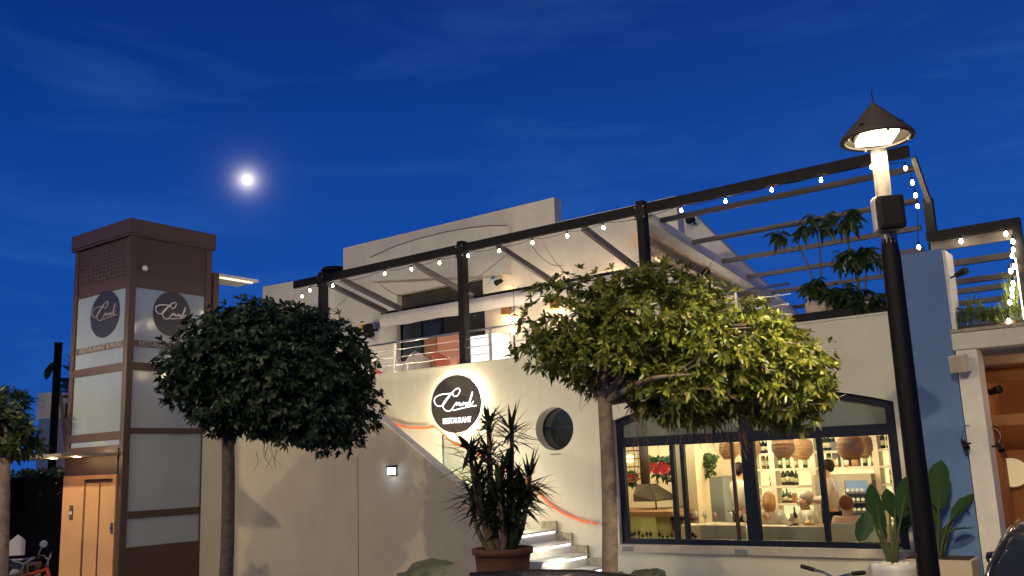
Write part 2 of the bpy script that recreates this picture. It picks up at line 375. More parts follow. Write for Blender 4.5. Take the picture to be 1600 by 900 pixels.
# interior shell
RB = 16.2
cream = mat('room_cream', (0.80, 0.64, 0.42), 0.85, var=0.05)
lime = mat('room_lime', (0.72, 0.72, 0.36), 0.8, var=0.05)
MB().box(-12.6, XE, F+0.262, RB+0.2, FL-0.2, FL).build('room_floor', mat('room_tiles', (0.32, 0.24, 0.17), 0.5, var=0.1), B)
MB().box(-12.6, XE, RB, RB+0.15, FL, 3.295).build('back_wall', cream, B)
MB().box(-12.75, -12.6, F+0.262, RB+0.15, FL, 3.295).build('side_wall', cream, B)
MB().box(-3.02, -2.9, F+0.262, RB, FL, 3.295).build('side_wall', cream, B)
MB().box(-12.6, XE, F+0.262, RB, 3.20, 3.298).build('room_ceiling', mat('ceiling', (0.7, 0.66, 0.58), 0.9), B)

# arched window as a part of the building: frame members and panes
WY0, WY1 = F+0.08, F+0.16
W = MB().box(wl_, wr_, WY0, WY1, wz0, wz0+0.075).build('arched_window', navy, B)
def xw(px, py=770): return at(px, py, F+0.1).x
members = [(wl_, wl_+0.10, wz0+0.076, 2.95), (xw(1051), xw(1057), wz0+0.076, 2.38), (xw(1067), xw(1073), wz0+0.076, 2.38), (xw(1164), xw(1184), wz0+0.076, 3.02), (xw(1283), xw(1291), wz0+0.076, 2.38), (wr_-0.13, wr_, wz0+0.076, 2.93)]
def archz(x):
    h = (wr_-wl_)/2; rad = (h*h+ARR*ARR)/(2*ARR); return (ARZ+ARR-rad)+math.sqrt(rad*rad-(x-(wl_+wr_)/2)**2)
MB().box(wl_+0.101, wr_-0.131, WY0+0.002, WY1-0.002, 2.38, 2.52).build('transom', navy, W)
for a, b, c, d in members:
    if d > 2.6:
        zl, zr = archz(a+1e-4), archz(b-1e-4)
        MB().prism([(a, c), (b, c), (b, zr-0.002), (a, zl-0.002)], 'y', WY0, WY1-0.001).build('mullion', navy, W)
    else: MB().box(a, b, WY0+0.005, WY1-0.004, c, d-0.001).build('mullion', navy, W)
MB().box(xw(1145.5), xw(1150), WY0+0.03, WY1-0.006, wz0+0.076, 2.379).build('sliding_stile', mat('bronze_frame', (0.05, 0.03, 0.03), 0.4), W)
ar1 = arch(wl_, wr_, ARZ, ARR); ar2 = arch(wl_+0.02, wr_-0.02, ARZ-0.10, ARR)
mb = MB()
for i in range(len(ar1)-1): mb.prism([ar1[i], ar1[i+1], ar2[i+1], ar2[i]], 'y', WY0+0.003, WY1+0.003)
mb.build('arch_head', navy, W)
xs = [wl_+0.1, xw(1051), None, xw(1073), xw(1164), None, xw(1184), xw(1283), None, xw(1291), wr_-0.13]
for a, b in ((wl_+0.1, xw(1051)), (xw(1057), xw(1067)), (xw(1073), xw(1164)), (xw(1184), xw(1283)), (xw(1291), wr_-0.13)):
    MB().box(a, b, WY0+0.035, WY0+0.041, wz0+0.076, 2.379).build('pane', clearg, W)
upg = paneglass('upper_glass', (0.35, 0.38, 0.36), 1.2, 0.6, (0.26, 0.29, 0.27))
for a, b in ((wl_+0.1, xw(1164)), (xw(1184), wr_-0.13)):
    n = 10; top = [(a+(b-a)*i/n, archz(a+(b-a)*i/n)-0.09) for i in range(n+1)]
    MB().prism([(a, 2.521), (b, 2.521)]+top[::-1], 'y', WY0+0.04, WY0+0.046).build('upper_pane', upg, W)
# round window
RW = MB().lathe([(0.322, -0.02), (0.345, -0.02), (0.345, 0.02), (0.322, 0.02), (0.322, -0.02)], (PH.x, F+0.215, PH.z), 40, Matrix.Rotation(R(90), 4, 'X'), 1.04, 0.98).build('round_window', navy, B, True)
MB().lathe([(0.0, 0), (0.335, 0), (0.335, 0.01), (0, 0.01)], (PH.x, F+0.225, PH.z), 40, Matrix.Rotation(R(90), 4, 'X'), 1.04, 0.98).build('pane', mat('porthole_glass', (0.02, 0.03, 0.035), 0.05, spec=0.8, ior=1.7), RW)
MB().box(PH.x-0.33, PH.x+0.33, F+0.20, F+0.21, PH.z-0.0, PH.z+0.045).build('glazing_bar', navy, RW)
MB().box(PH.x-0.09, PH.x+0.10, F-0.006, F-0.001, PH.z-0.40, PH.z-0.385).build('vent_slot', mat('slot', (0.2, 0.18, 0.15), 0.9), B)

# blue pillar, white column, right bay
bp_x0, bp_x1 = -2.72, -2.235
MB().box(bp_x0, bp_x1, F-0.10, F+0.38, 0.13, 4.57).build('blue_pillar', bluep, B)
MB().box(XE-0.20, bp_x0-0.002, F-0.05, F-0.002, 0.13, 3.9).build('pilaster', plaster, B)
MB().box(bp_x1+0.001, bp_x1+0.035, F-0.085, F+0.34, 3.58, 4.55).build('pillar_return', white, B)
wc0, wc1 = -2.215, -1.99
MB().box(wc0, wc1, F-0.16, F+0.2, 0.13, 3.32).build('column', white, B, bevel=0.008)
MB().box(wc0-0.02, 3.0, F-0.18, F+0.24, 3.322, 3.52).build('lintel', plaster_up, B)
MB().box(wc0-0.02, 3.0, F-0.20, F+0.45, 3.523, 3.56).build('planter_ledge', stone, B)
MB().box(wc0, 3.0, F+0.24, F+3.2, 3.25, 3.32).build('porch_ceiling', mat('porch_ceiling', (0.5, 0.45, 0.42), 0.8), B)
orw = mat('terracotta_render', (0.42, 0.17, 0.06), 0.85, var=0.18, scale=2, bump=0.5, bscale=30)
MB().box(-3.0, 3.5, F+2.4, F+2.55, 0.13, 3.25).build('porch_back_wall', orw, B)
for zz in (3.02, 2.45): MB().box(wc0, 3.0, F+1.6, F+1.72, zz, zz+0.14).build('porch_beam', wood, B)
MB().box(XE, -2.22, F+0.4, F+2.4, 0.13, 3.25).build('porch_side_wall', orw, B)

# terrace back wall with glass door, upper volume
TB = 14.5
def xt(px, py): return at(px, py, TB).x
gx0, gx1, gz1 = -13.78, -11.34, 5.36
vx0, vx1 = -13.77, -11.36
W7 = at(1056, 306, TB); W8 = at(930, 338, TB); W8.z = W7.z
holed('terrace_wall', [[(-18.35, 3.0), (W7.x, 3.0), (W7.x, W7.z), (-9.53, W8.z), (-9.53, 7.29), (-15.46, 7.29), (-15.46, 6.72), (-18.35, 6.80)], [(gx0, TF), (gx1, TF), (gx1, gz1), (gx0, gz1)], [(vx0, 5.62), (vx1, 5.62), (vx1, 5.95), (vx0, 5.95)]], TB, TB+0.25, plaster_up, B)
MB().box(-15.46, -9.9, TB+0.25, TB+0.6, 6.0, 7.27).build('upper_volume', plaster_up, B)
MB().box(-18.35, -15.5, TB+0.25, TB+0.6, 3.0, 6.70).build('side_volume', plaster_up, B)
# arched relief panel on the upper wall
rel = [at(x, y, TB-0.04) for x, y in ((585, 404), (620, 388), (660, 375), (700, 365), (740, 358), (770, 355), (797, 355), (797, 375))]
low = [at(x, y, TB-0.04) for x, y in ((797, 430), (585, 440))]
MB().prism([(p.x, p.z) for p in rel+low][::-1], 'y', TB-0.15, TB-0.001).build('relief_panel', plaster_up, B)
for a_, b_ in zip(rel[:-2], rel[1:-1]): pass
MB().tube([Vector((p.x, TB-0.152, p.z+0.012)) for p in rel[:7]], 0.012, 6).build('relief_shadow_strip', mat('relief_shadow_dark', (0.16, 0.13, 0.13), 0.9), B, True)  # dark strip painted in as the shadow line along the arch
GD = MB().box(gx0, gx1, TB+0.10, TB+0.15, gz1-0.06, gz1-0.001).build('terrace_door', black, B)
n = 4
for i in range(n+1):
    x = gx0+0.03+(gx1-gx0-0.06)*i/n; MB().box(x-0.025, x+0.025, TB+0.105, TB+0.148, TF+0.03, gz1-0.061).build('stile', black, GD)
for i in range(n):
    a = gx0+0.03+(gx1-gx0-0.06)*i/n; b = gx0+0.03+(gx1-gx0-0.06)*(i+1)/n
    MB().box(a+0.026, b-0.026, TB+0.12, TB+0.128, TF+0.03, gz1-0.062).build('pane', darkg, GD)
MB().box(vx0, vx1, TB+0.16, TB+0.17, 5.62, 5.95).build('strip_window', olive, B)
MB().box(-15.2, -10.5, TB+0.25, 17.4, TF, TF+0.02).build('lounge_floor', wood, B)
MB().box(-15.2, -10.5, 17.4, 17.5, TF, 5.6).build('lounge_back', mat('lounge', (0.2, 0.18, 0.15), 0.8), B)
# gable at the right, seen through the pergola
gb = [at(x, y, 17.5) for x, y in ((1057, 337), (1082, 333), (1250, 497), (1250, 560), (1085, 560))]
MB().prism([(p.x, p.z) for p in gb], 'y', 17.5, 17.8).build('gable_wall', white, B)
# roof clutter seen over the parapets
MB().lathe([(0, 0.10), (0.30, 0.06), (0.34, 0.0), (0.30, -0.03), (0, -0.03)], at(523, 423, TB+0.6), 16).build('roof_vent', black, B, True)
for a, b in (((583, 373), (607, 367)), ((766, 328), (800, 320))):
    p = at(*a, TB+0.15); q = at(*b, TB+0.15); p.z = q.z = 7.315; MB().bar(p, q, 0.05, 0.045).build('roof_panel', black, B)
# fittings on terrace wall
# ---- parapet for planters at right: dark trough
# ================================================================ LIFT TOWER
T = thing('lift_tower', 'brown steel and frosted glass lift tower with orange lift door', 'lift tower', (-16.1, 9.9, 0))
tx0, tx1, ty0, ty1 = -17.07, -15.13, 9.0, 10.72
TZ = 6.60
cw = 0.13
for (x, y) in ((tx0, ty0), (tx1-cw, ty0), (tx0, ty1-cw), (tx1-cw, ty1-cw)):
    MB().box(x, x+cw, y, y+cw, 0.13, TZ).build('column', brown, T, bevel=0.006)
MB().box(tx0-0.06, tx1+0.05, ty0-0.06, ty1+0.05, TZ+0.0, TZ+0.27).build('roof_cap', brown, T, bevel=0.01)
MB().box(tx0-0.06, tx1+0.03, ty0-0.04, ty1+0.06, TZ-0.04, TZ-0.001).build('cap_trim', brown, T)
def zl(px, py): return at(px, py, ty0).z
def zr(px, py): return atX(px, py, tx1).z
# levels
zp0 = 5.62          # bottom of the louvred top panel
levels = [(0.14, 0.95, 'base'), (1.02, 1.62, 'g'), (1.74, 2.72, 'g'), (2.80, 4.02, 'g'), (4.14, 4.36, 'g'), (4.50, zp0, 'g')]
z_r_mull = [zr(260, 673), zr(260, 801), zr(260, 850)]
bandz = [(z_r_mull[2]-0.02, 'low'), (z_r_mull[1]-0.04, 'mid'), (z_r_mull[0]-0.04, 'up'), (4.15, 'sign')]
hz = [z_r_mull[2], z_r_mull[1], z_r_mull[0], 4.18]
# right face (X = tx1): solid base, beams, panes
MB().box(tx1-0.06, tx1-0.01, ty0+cw, ty1-cw, 0.13, hz[0]).build('base_panel', mat('base_brown', (0.09, 0.045, 0.035), 0.5), T)
bars = [(hz[1]-0.06, hz[1]+0.06), (hz[2]-0.05, hz[2]+0.05), (hz[3]-0.07, hz[3]+0.07), (zp0, zp0+0.04)]
for a, b in bars: MB().box(tx1-0.10, tx1-0.004, ty0+cw+0.001, ty1-cw-0.001, a, b).build('crossbar', brown, T)
prev = hz[0]
for a, b in bars[:4]:
    MB().box(tx1-0.05, tx1-0.035, ty0+cw, ty1-cw, prev+0.002, a-0.002).build('glass_panel', frost, T); prev = b
# left face (Y = ty0)
hl = [zl(150, 712), zl(157, 680), zl(160, 547)]
barsL = [(2.74, 2.80), (zl(157, 688), zl(157, 676)), (4.11, 4.25), (zp0, zp0+0.04)]
for a, b in barsL: MB().box(tx0+cw+0.001, tx1-cw-0.001, ty0+0.004, ty0+0.10, a, b).build('crossbar', brown, T)
prev = barsL[0][1]
for a, b in barsL[1:]:
    MB().box(tx0+cw, tx1-cw, ty0+0.035, ty0+0.05, prev+0.002, a-0.002).build('glass_panel', frost, T); prev = b
# top louvred panels: sheet with slats
MB().box(tx1-0.045, tx1-0.03, ty0+cw, ty1-cw, zp0+0.042, TZ-0.042).build('louvre_panel', brown, T)
MB().box(tx0+cw, tx1-cw, ty0+0.03, ty0+0.045, zp0+0.042, TZ-0.042).build('louvre_panel', brown, T)
sl_r = MB(); sl_l = MB()
for k in range(13):
    y = ty0+cw+0.05+k*(ty1-ty0-2*cw-0.1)/12
    for j in range(9):
        z = zp0+0.24+j*0.075
        sl_r.prism([(z, tx1-0.03), (z+0.045, tx1-0.03), (z+0.02, tx1-0.012)], 'y', 0, 0) if False else sl_r.box(tx1-0.031, tx1-0.018, y-0.035, y+0.035, z, z+0.03)
    x = tx0+cw+0.05+k*(tx1-tx0-2*cw-0.1)/12
    for j in range(9):
        z = zp0+0.24+j*0.075; sl_l.box(x-0.04, x+0.04, ty0+0.018, ty0+0.031, z, z+0.03)
o = sl_r.build('louvre_blades', brown, T); o['kind'] = 'stuff'
o = sl_l.build('louvre_blades', brown, T); o['kind'] = 'stuff'
o = MB().lathe([(0, -0.01), (0.05, -0.01), (0.055, 0.03), (0.03, 0.06), (0, 0.065)], (0, 0, 0), 12, Matrix.Translation((tx1+0.0, ty0+0.28, zr(228, 420))) @ Matrix.Rotation(R(90), 4, 'Y')).build('alarm_dome', white, T, True)
# door, lintel, canopy
dz1 = zl(150, 742); dlint = zl(150, 722)
doorm = mat('lift_door_orange', (0.58, 0.33, 0.16), 0.6, var=0.06, scale=2)
fdx0, fdx1 = tx0+0.05, tx1-cw-0.001
MB().box(fdx0, fdx1, ty0-0.02, ty0+0.02, dz1, 2.739).build('door_lintel', brown, T)
dA, dB, dC = at(132, 750, ty0-0.03).x, at(155, 750, ty0-0.03).x, at(176, 750, ty0-0.03).x
MB().box(fdx0, dA-0.012, ty0-0.03, ty0+0.02, 0.13, dz1-0.002).build('door_surround', doorm, T)
MB().box(dA-0.012, dC, ty0-0.03, ty0+0.02, dz1-0.075, dz1-0.002).build('door_surround', doorm, T)
MB().box(dC, fdx1, ty0-0.03, ty0+0.02, 0.13, dz1-0.002).build('door_surround', doorm, T)
darkr = mat('door_gap', (0.06, 0.018, 0.015), 0.6)
MB().box(dA-0.012, dC, ty0+0.005, ty0+0.02, 0.13, dz1-0.076).build('door_shadow_frame', darkr, T)
D1 = MB().box(dA+0.03, dB-0.02, ty0-0.012, ty0+0.004, 0.15, dz1-0.14).build('door_leaf', doorm, T)
D2 = MB().box(dB+0.03, dC+0.0, ty0-0.012, ty0+0.004, 0.15, dz1-0.14).build('door_leaf', doorm, T)
q = at(111, 801, ty0-0.035); cb = MB().box(q.x-0.05, q.x+0.06, ty0-0.045, ty0-0.031, q.z-0.13, q.z+0.13).build('notice_plate', mat('plate', (0.10, 0.08, 0.07), 0.4), T)
MB().box(q.x-0.035, q.x-0.005, ty0-0.05, ty0-0.046, q.z-0.03, q.z+0.02).build('pictogram', white, cb)
MB().box(q.x+0.015, q.x+0.04, ty0-0.05, ty0-0.046, q.z-0.03, q.z+0.03).build('pictogram', white, cb)
q = at(175, 825, ty0-0.035); cb = MB().box(q.x-0.028, q.x+0.028, ty0-0.055, ty0-0.031, q.z-0.09, q.z+0.09).build('call_panel', steel, T)
MB().lathe([(0, 0), (0.014, 0), (0.014, 0.01), (0, 0.01)], (0, 0, 0), 12, Matrix.Translation((q.x, ty0-0.056, q.z)) @ Matrix.Rotation(R(90), 4, 'X')).build('button', black, cb)
cz = 2.62
cano = MB().box(tx0-0.95, tx1-cw+0.05, ty0-1.05, ty0-0.022, cz, cz+0.045).build('canopy', mat('canopy_steel', (0.25, 0.23, 0.2), 0.5), T)
# downlights under the canopy (they light the orange door)
for x in (-16.6, -15.8):
    MB().lathe([(0, 0), (0.06, 0), (0.06, -0.012), (0, -0.012)], (x, ty0-0.45, cz-0.001), 16).build('downlight', glow('down', (1, 0.7, 0.35), 8), cano)
    light('canopy_lamp', (x, ty0-0.5, cz-0.06), 5.5, (1.0, 0.62, 0.28), 0.04, T)
light('canopy_top_lamp', (-15.9, ty0-0.25, cz+0.10), 2.0, (1.0, 0.66, 0.32), 0.03, T)

# ---------------- script logo, shared by the sign and the tower discs
A1 = [(575, 372), (583, 352), (540, 354), (460, 368), (400, 398), (383, 435), (398, 474), (435, 488), (480, 465), (525, 405), (575, 338), (620, 300), (645, 300), (650, 328), (622, 372), (590, 378)]
A2 = [(545, 370), (505, 415), (475, 462), (480, 508), (515, 530), (555, 519), (590, 470), (618, 436), (612, 466), (630, 445), (648, 438), (640, 462), (662, 462), (680, 436), (686, 432), (676, 458), (700, 440), (722, 432), (706, 452), (728, 458), (752, 395), (778, 322), (768, 368), (745, 440), (760, 452), (786, 414)]
A3 = [(578, 520), (640, 500), (720, 476), (812, 455), (780, 466)]
LC = (604, 452); LR = 252.0
def script(parent, center, rad, axis, r, m_, off, name='lettering', sx=1.0):
    res = None
    for grp, nm in (((A1,), 'capital_stroke'), ((A3,), 'underline'), ((A2,), name)):
        mb = MB()
        for A in grp:
            pts = []
            for (x, y) in A:
                u = (x-LC[0])/LR*rad*sx; v = -(y-LC[1])/LR*rad*0.88 - u*0.12
                pts.append(Vector((center[0]+u, center[1]-off, center[2]+v)) if axis == 'y' else Vector((center[0]+off, center[1]+u, center[2]+v)))
            mb.tube(smoothpath(pts, 5), r, 6)
        res = mb.build(nm, m_, parent, True)
    return res
# tower discs and bands
discm = mat('disc_print', (0.035, 0.035, 0.05), 0.35)
greyt = mat('disc_letters', (0.62, 0.62, 0.62), 0.6)
c1 = at(164, 491, ty0+0.03); c2 = atX(269, 491, tx1-0.03)
def disc(parent, c, rx, rz, axis, m_, t=0.006, name='logo_disc'):
    n = 48; pl_ = [(rx*math.cos(2*math.pi*k/n), rz*math.sin(2*math.pi*k/n)) for k in range(n)]
    if axis == 'y': return MB().prism([(c[0]+a, c[2]+b) for a, b in pl_], 'y', c[1]-t, c[1]).build(name, m_, parent)
    return MB().prism([(c[1]+a, c[2]+b) for a, b in pl_], 'x', c[0], c[0]+t).build(name, m_, parent)
rx1 = (at(187, 488, ty0).x-at(141, 494, ty0).x)/2; rz1 = (at(163, 455, ty0).z-at(163, 527, ty0).z)/2
rx2 = (atX(299, 493, tx1).y-atX(240, 489, tx1).y)/2; rz2 = (atX(268, 456, tx1).z-atX(270, 527, tx1).z)/2
d1 = disc(T, (c1.x, ty0+0.033, c1.z), rx1, rz1, 'y', discm); d2 = disc(T, (tx1-0.033, c2.y, c2.z), rx2, rz2, 'x', discm)
script(d1, (c1.x, ty0+0.027, c1.z), rz1, 'y', 0.008, mat('disc_letters_dim', (0.35, 0.33, 0.33), 0.6), 0.002, sx=rx1/rz1)
script(d2, (tx1-0.027, c2.y, c2.z), rz2, 'x', 0.011, greyt, 0.002, sx=rx2/rz2)
zb = (zl(165, 541)+zr(268, 541))/2
bandm = mat('print_band', (0.10, 0.075, 0.07), 0.5)
b1 = MB().box(tx0+cw, tx1-cw, ty0+0.026, ty0+0.034, zb-0.06, zb+0.06).build('print_band', bandm, T)
b2 = MB().box(tx1-0.034, tx1-0.026, ty0+cw, ty1-cw, zb-0.06, zb+0.06).build('print_band', bandm, T)
textmesh('lettering', 'RESTAURANT & MUSIC', 0.13, Matrix.Translation((tx0/2+tx1/2+0.05, ty0+0.024, zb)) @ Matrix.Rotation(R(90), 4, 'X'), MATS['disc_letters_dim'], b1, 0.002, fit=1.45)
textmesh('lettering', 'RESTAURANT & MUSIC', 0.13, Matrix.Translation((tx1-0.024, ty0/2+ty1/2+0.03, zb)) @ Matrix.Rotation(R(90), 4, 'Z') @ Matrix.Rotation(R(90), 4, 'X'), MATS['disc_letters_dim'], b2, 0.002, fit=1.3)
# link roof behind the tower with a lit underside
LR_ = thing('link_roof', 'small white lit canopy roof sticking out behind the brown tower', 'canopy', (-14.9, 11.2, 5.4))
p = at(340, 437, 11.3); q = at(360, 438, 11.3)
MB().box(tx1-0.9, q.x, 10.74, 12.0, p.z-0.02, p.z+0.03).build('roof_sheet', white, LR_)
MB().box(tx1-0.3, q.x-0.06, 10.8, 11.9, p.z-0.05, p.z-0.021).build('light_panel', glow('link_light', (1.0, 0.86, 0.6), 1.3), LR_)
MB().box(tx1-0.10, tx1+0.02, 10.76, 10.88, 3.9, p.z-0.021).build('post', brown, LR_)

# ================================================================ ROUND SIGN
SC = at(712, 631, F-0.12)
sg = thing('round_sign', 'round charcoal restaurant sign with white neon script and glowing halo on facade', 'sign', SC)
srx = (at(751, 630, F-0.12).x-at(673.5, 632, F-0.12).x)/2; srz = (at(712, 586, F-0.12).z-at(712, 677, F-0.12).z)/2
disc(sg, (SC.x, F-0.10, SC.z), srx, srz, 'y', signm, 0.03, 'sign_face')
mb = MB(); n = 64
for s_, yy in ((0.93, F-0.075), (0.93, F-0.05)): pass
ri = [(SC.x+srx*0.95*math.cos(2*math.pi*k/n), SC.z+srz*0.95*math.sin(2*math.pi*k/n)) for k in range(n)]
for k in range(n):
    a, b = ri[k], ri[(k+1) % n]
    mb.addm([(a[0], F-0.098, a[1]), (b[0], F-0.098, b[1]), (b[0], F-0.03, b[1]), (a[0], F-0.03, a[1])], [(0, 1, 2, 3)])
mb.build('halo_light', halo, sg)
ln = script(sg, (SC.x+0.01, F-0.135, SC.z+0.0), srz*0.99, 'y', 0.0085, neon, 0.0, sx=srx/srz)
textmesh('lettering', 'RESTAURANT', 0.135, Matrix.Translation((SC.x+0.03, F-0.137, SC.z-0.31*srz*2+0.02)) @ Matrix.Rotation(R(90), 4, 'X'), neon, sg, 0.004, bold=0.0, fit=srx*1.13)
for a in (30, 150, 270): MB().box(SC.x+0.5*srx*math.cos(R(a))-0.015, SC.x+0.5*srx*math.cos(R(a))+0.015, F-0.10, F, SC.z+0.5*srz*math.sin(R(a))-0.015, SC.z+0.5*srz*math.sin(R(a))+0.015).build('spacer', steel, sg)

# rope handrail
hr = thing('rope_handrail', 'orange rope handrail hung in swags along the stair below the round sign', 'handrail', at(735, 690, F-0.05))
pp = [(560, 630), (585, 648), (600, 656), (620, 663.5), (640, 668), (665, 668.5), (678, 666), (692, 677), (712, 694), (741, 705), (770, 724), (800, 738), (830, 757), (853, 783), (881, 802), (911, 814), (933, 818)]
P3 = [at(x, y, F-0.06) for x, y in pp]
MB().tube(smoothpath(P3, 4), 0.019, 8).build('rope', orange, hr, True)
for x, y in ((678, 666), (770, 724), (927, 817)):
    q = at(x, y, F-0.03); MB().box(q.x-0.012, q.x+0.012, F-0.085, F+0.001, q.z-0.012, q.z+0.012).build('bracket', steel, hr)

# wall lamp on the stair wall
q = at(615, 735, LW)
wl = thing('wall_lamp', 'small square steel wall lamp shining cold white light on the stair wall', 'wall lamp', q)
MB().box(q.x-0.075, q.x+0.075, LW-0.02, LW-0.001, q.z-0.075, q.z+0.075).build('back_plate', black, wl)
MB().box(q.x-0.08, q.x+0.08, LW-0.09, LW-0.021, q.z+0.055, q.z+0.078).build('hood', black, wl)
MB().box(q.x-0.062, q.x+0.062, LW-0.07, LW-0.021, q.z-0.06, q.z+0.04).build('lens', glow('cold_led', (0.75, 0.87, 1.0), 6), wl)
light('wall_lamp_light', (q.x, LW-0.12, q.z-0.01), 1.1, (0.7, 0.82, 1.0), 0.03, wl)

# ================================================================ PERGOLA
PG = thing('pergola', 'long black steel terrace pergola with open rafters over the upper floor', 'pergola', (-8, 13, TF))
PZ0, PZ1 = 5.86, 6.0
PY = 12.06
p0 = at(458, 445, PY); xL = p0.x; xR = -2.50
MB().box(xL, xR, PY, PY+0.06, PZ0-0.01, PZ1).build('front_beam', black, PG)
postx = [at(501, 470, PY-0.02).x, at(720.5, 470, PY-0.02).x, at(1001, 350, PY-0.02).x]
for i, x in enumerate(postx):
    ps_ = MB().box(x-0.06, x+0.06, PY-0.03, PY+0.125, 3.905, PZ1+0.05).build('post', black, PG)
    MB().box(x-0.09, x+0.09, PY-0.036, PY-0.0305, PZ0-0.10, PZ1-0.02).build('bracket', blackm, ps_)
    for bx_, bz_ in ((-0.07, -0.07), (0.07, -0.07), (-0.07, 0.09), (0.07, 0.09)): MB().lathe([(0, 0), (0.012, 0), (0.012, 0.012), (0, 0.014)], (0, 0, 0), 6, Matrix.Translation((x+bx_, PY-0.037, PZ0+bz_)) @ Matrix.Rotation(R(90), 4, 'X')).build('bolt', greym, ps_)
    MB().box(x-0.10, x+0.10, PY-0.06, PY+0.155, 3.902, 3.915).build('base_plate', blackm, ps_)
ys_b = 13.78
for a in ((508.5, 459), (532.6, 440), (646, 416), (777, 400), (910, 355)):
    x = at(*a, 12.1).x; MB().bar((x, PY+0.061, 5.84), (x, ys_b, 5.44), 0.07, 0.10).build('rafter', rafterm, PG)
x = at(500, 462, 12.1).x
MB().box(-13.55, -6.6, ys_b, ys_b+0.08, 5.395, 5.45).build('rear_beam', black, PG)
# valance / retracted awning
aw = thing('retracted_awning', 'white canvas awning valance hanging under the rear beam over the terrace door', 'awning', (-10, ys_b, 5.3))
mb = MB(); n = 90; vs = []; fs = []
for i in range(n+1):
    x = -13.5+6.8*i/n
    for j, zz in enumerate((5.39, 5.33, 5.24, 5.12)):
        vs.append((x, ys_b-0.03-0.02*math.sin(x*9)*j/3-(0.06 if j == 1 else 0.09 if j == 2 else 0.05 if j == 3 else 0), zz-0.02*abs(math.sin(x*2.1))*(j == 3)))
for i in range(n):
    for j in range(3): fs.append((i*4+j, i*4+j+1, i*4+j+5, i*4+j+4))
mb.addm(vs, fs).build('valance', canvas, aw, True)
# long folded canopy running back (cream, warm lit)
cf = thing('folded_canopy', 'cream pleated canopy cloth folded along a white rail running back from the beam', 'canopy cloth', (-6.4, 14, 5.5))
cx0 = at(992, 352, 12.25).x
ya, yb = 12.25, 17.2
za, zb_ = 5.80, 5.22
MB().bar((cx0+0.20, ya, za), (cx0+0.20, yb, zb_), 0.20, 0.16).build('rail', white, cf)
mb = MB(); n = 110; vs = []; fs = []
for i in range(n+1):
    t = i/n; yy = ya+(yb-ya)*t; z_ = za+(zb_-za)*t-0.07; a = 0.035*(1 if i % 2 else -1)
    vs += [(cx0+0.11, yy, z_), (cx0-0.02+a, yy, z_-0.10+a), (cx0-0.12+a, yy, z_-0.22+a*0.6), (cx0+0.02, yy, z_-0.33+a), (cx0+0.12, yy, z_-0.26)]
for i in range(n):
    for j in range(4): fs.append((i*5+j, i*5+j+1, i*5+j+6, i*5+j+5))
fs += [(0, 1, 2, 3, 4)]
mb.addm(vs, fs)
mb.build('pleats', creamc, cf)
light('canopy_strip', (cx0-0.05, 12.9, 5.30), 5, (1, 0.72, 0.40), 0.1, cf)
light('canopy_strip', (cx0-0.05, 14.6, 5.05), 5, (1, 0.72, 0.40), 0.1, cf)
# cross bars
for Yb_, z_ in ((12.55, 5.82), (13.65, 5.66), (14.8, 5.52), (15.85, 5.39), (17.0, 5.25), (18.2, 5.10), (19.6, 4.93)):
    MB().box(cx0+0.24 if Yb_ < 17 else cx0, at(1438, 345, Yb_).x if Yb_ > 13 else xR, Yb_-0.04, Yb_+0.03, z_-0.035, z_+0.035).build('cross_bar', rafterm, PG)
MB().bar((xR+0.04, PY+0.06, PZ0-0.02), (xR+0.10, 12.50, 5.22), 0.06, 0.06).build('brace', rafterm, PG)
MB().box(xR+0.02, xR+0.13, 12.42, 12.53, 4.45, 5.36).build('post', black, PG)
_p = at(1100, 418, 14.6); MB().box(_p.x-0.07, _p.x+0.06, 14.6, 14.7, TF, _p.z).build('post', black, PG)
# lower pergola at the right
PL = thing('low_pergola', 'lower black steel frame with string lights above the planter at right', 'pergola', (-1.8, 12.1, 3.6))
q1 = at(1452, 375, 12.1); q2 = at(1592, 350, 12.1)
MB().box(q1.x-0.02, q2.x+0.02, 12.04, 12.15, 4.72, 4.83).build('front_beam', black, PL)
MB().box(q1.x, q2.x-0.08, 12.151, 12.20, 4.60, 4.74).build('inner_beam', rafterm, PL)
MB().box(q2.x-0.075, q2.x+0.02, 12.045, 12.145, 3.57, 4.719).build('post', black, PL)
for a, b in (((1480, 412), (1590, 391)), ((1487, 441), (1590, 426)), ((1490, 456), (1590, 442)), ((1494, 474), (1590, 462))):
    k = [13.3, 14.6, 15.6, 16.8][[412, 441, 456, 474].index(a[1])]
    pa = at(*a, k); MB().box(pa.x-0.3, pa.x+2.2, k-0.04, k+0.04, pa.z-0.05, pa.z+0.03).build('cross_bar', rafterm, PL)
MB().box(q2.x-0.09, q2.x-0.078, 12.06, 12.10, 3.6, 4.35).build('light_strip', glow('strip', (1.0, 0.85, 0.6), 5), PL)

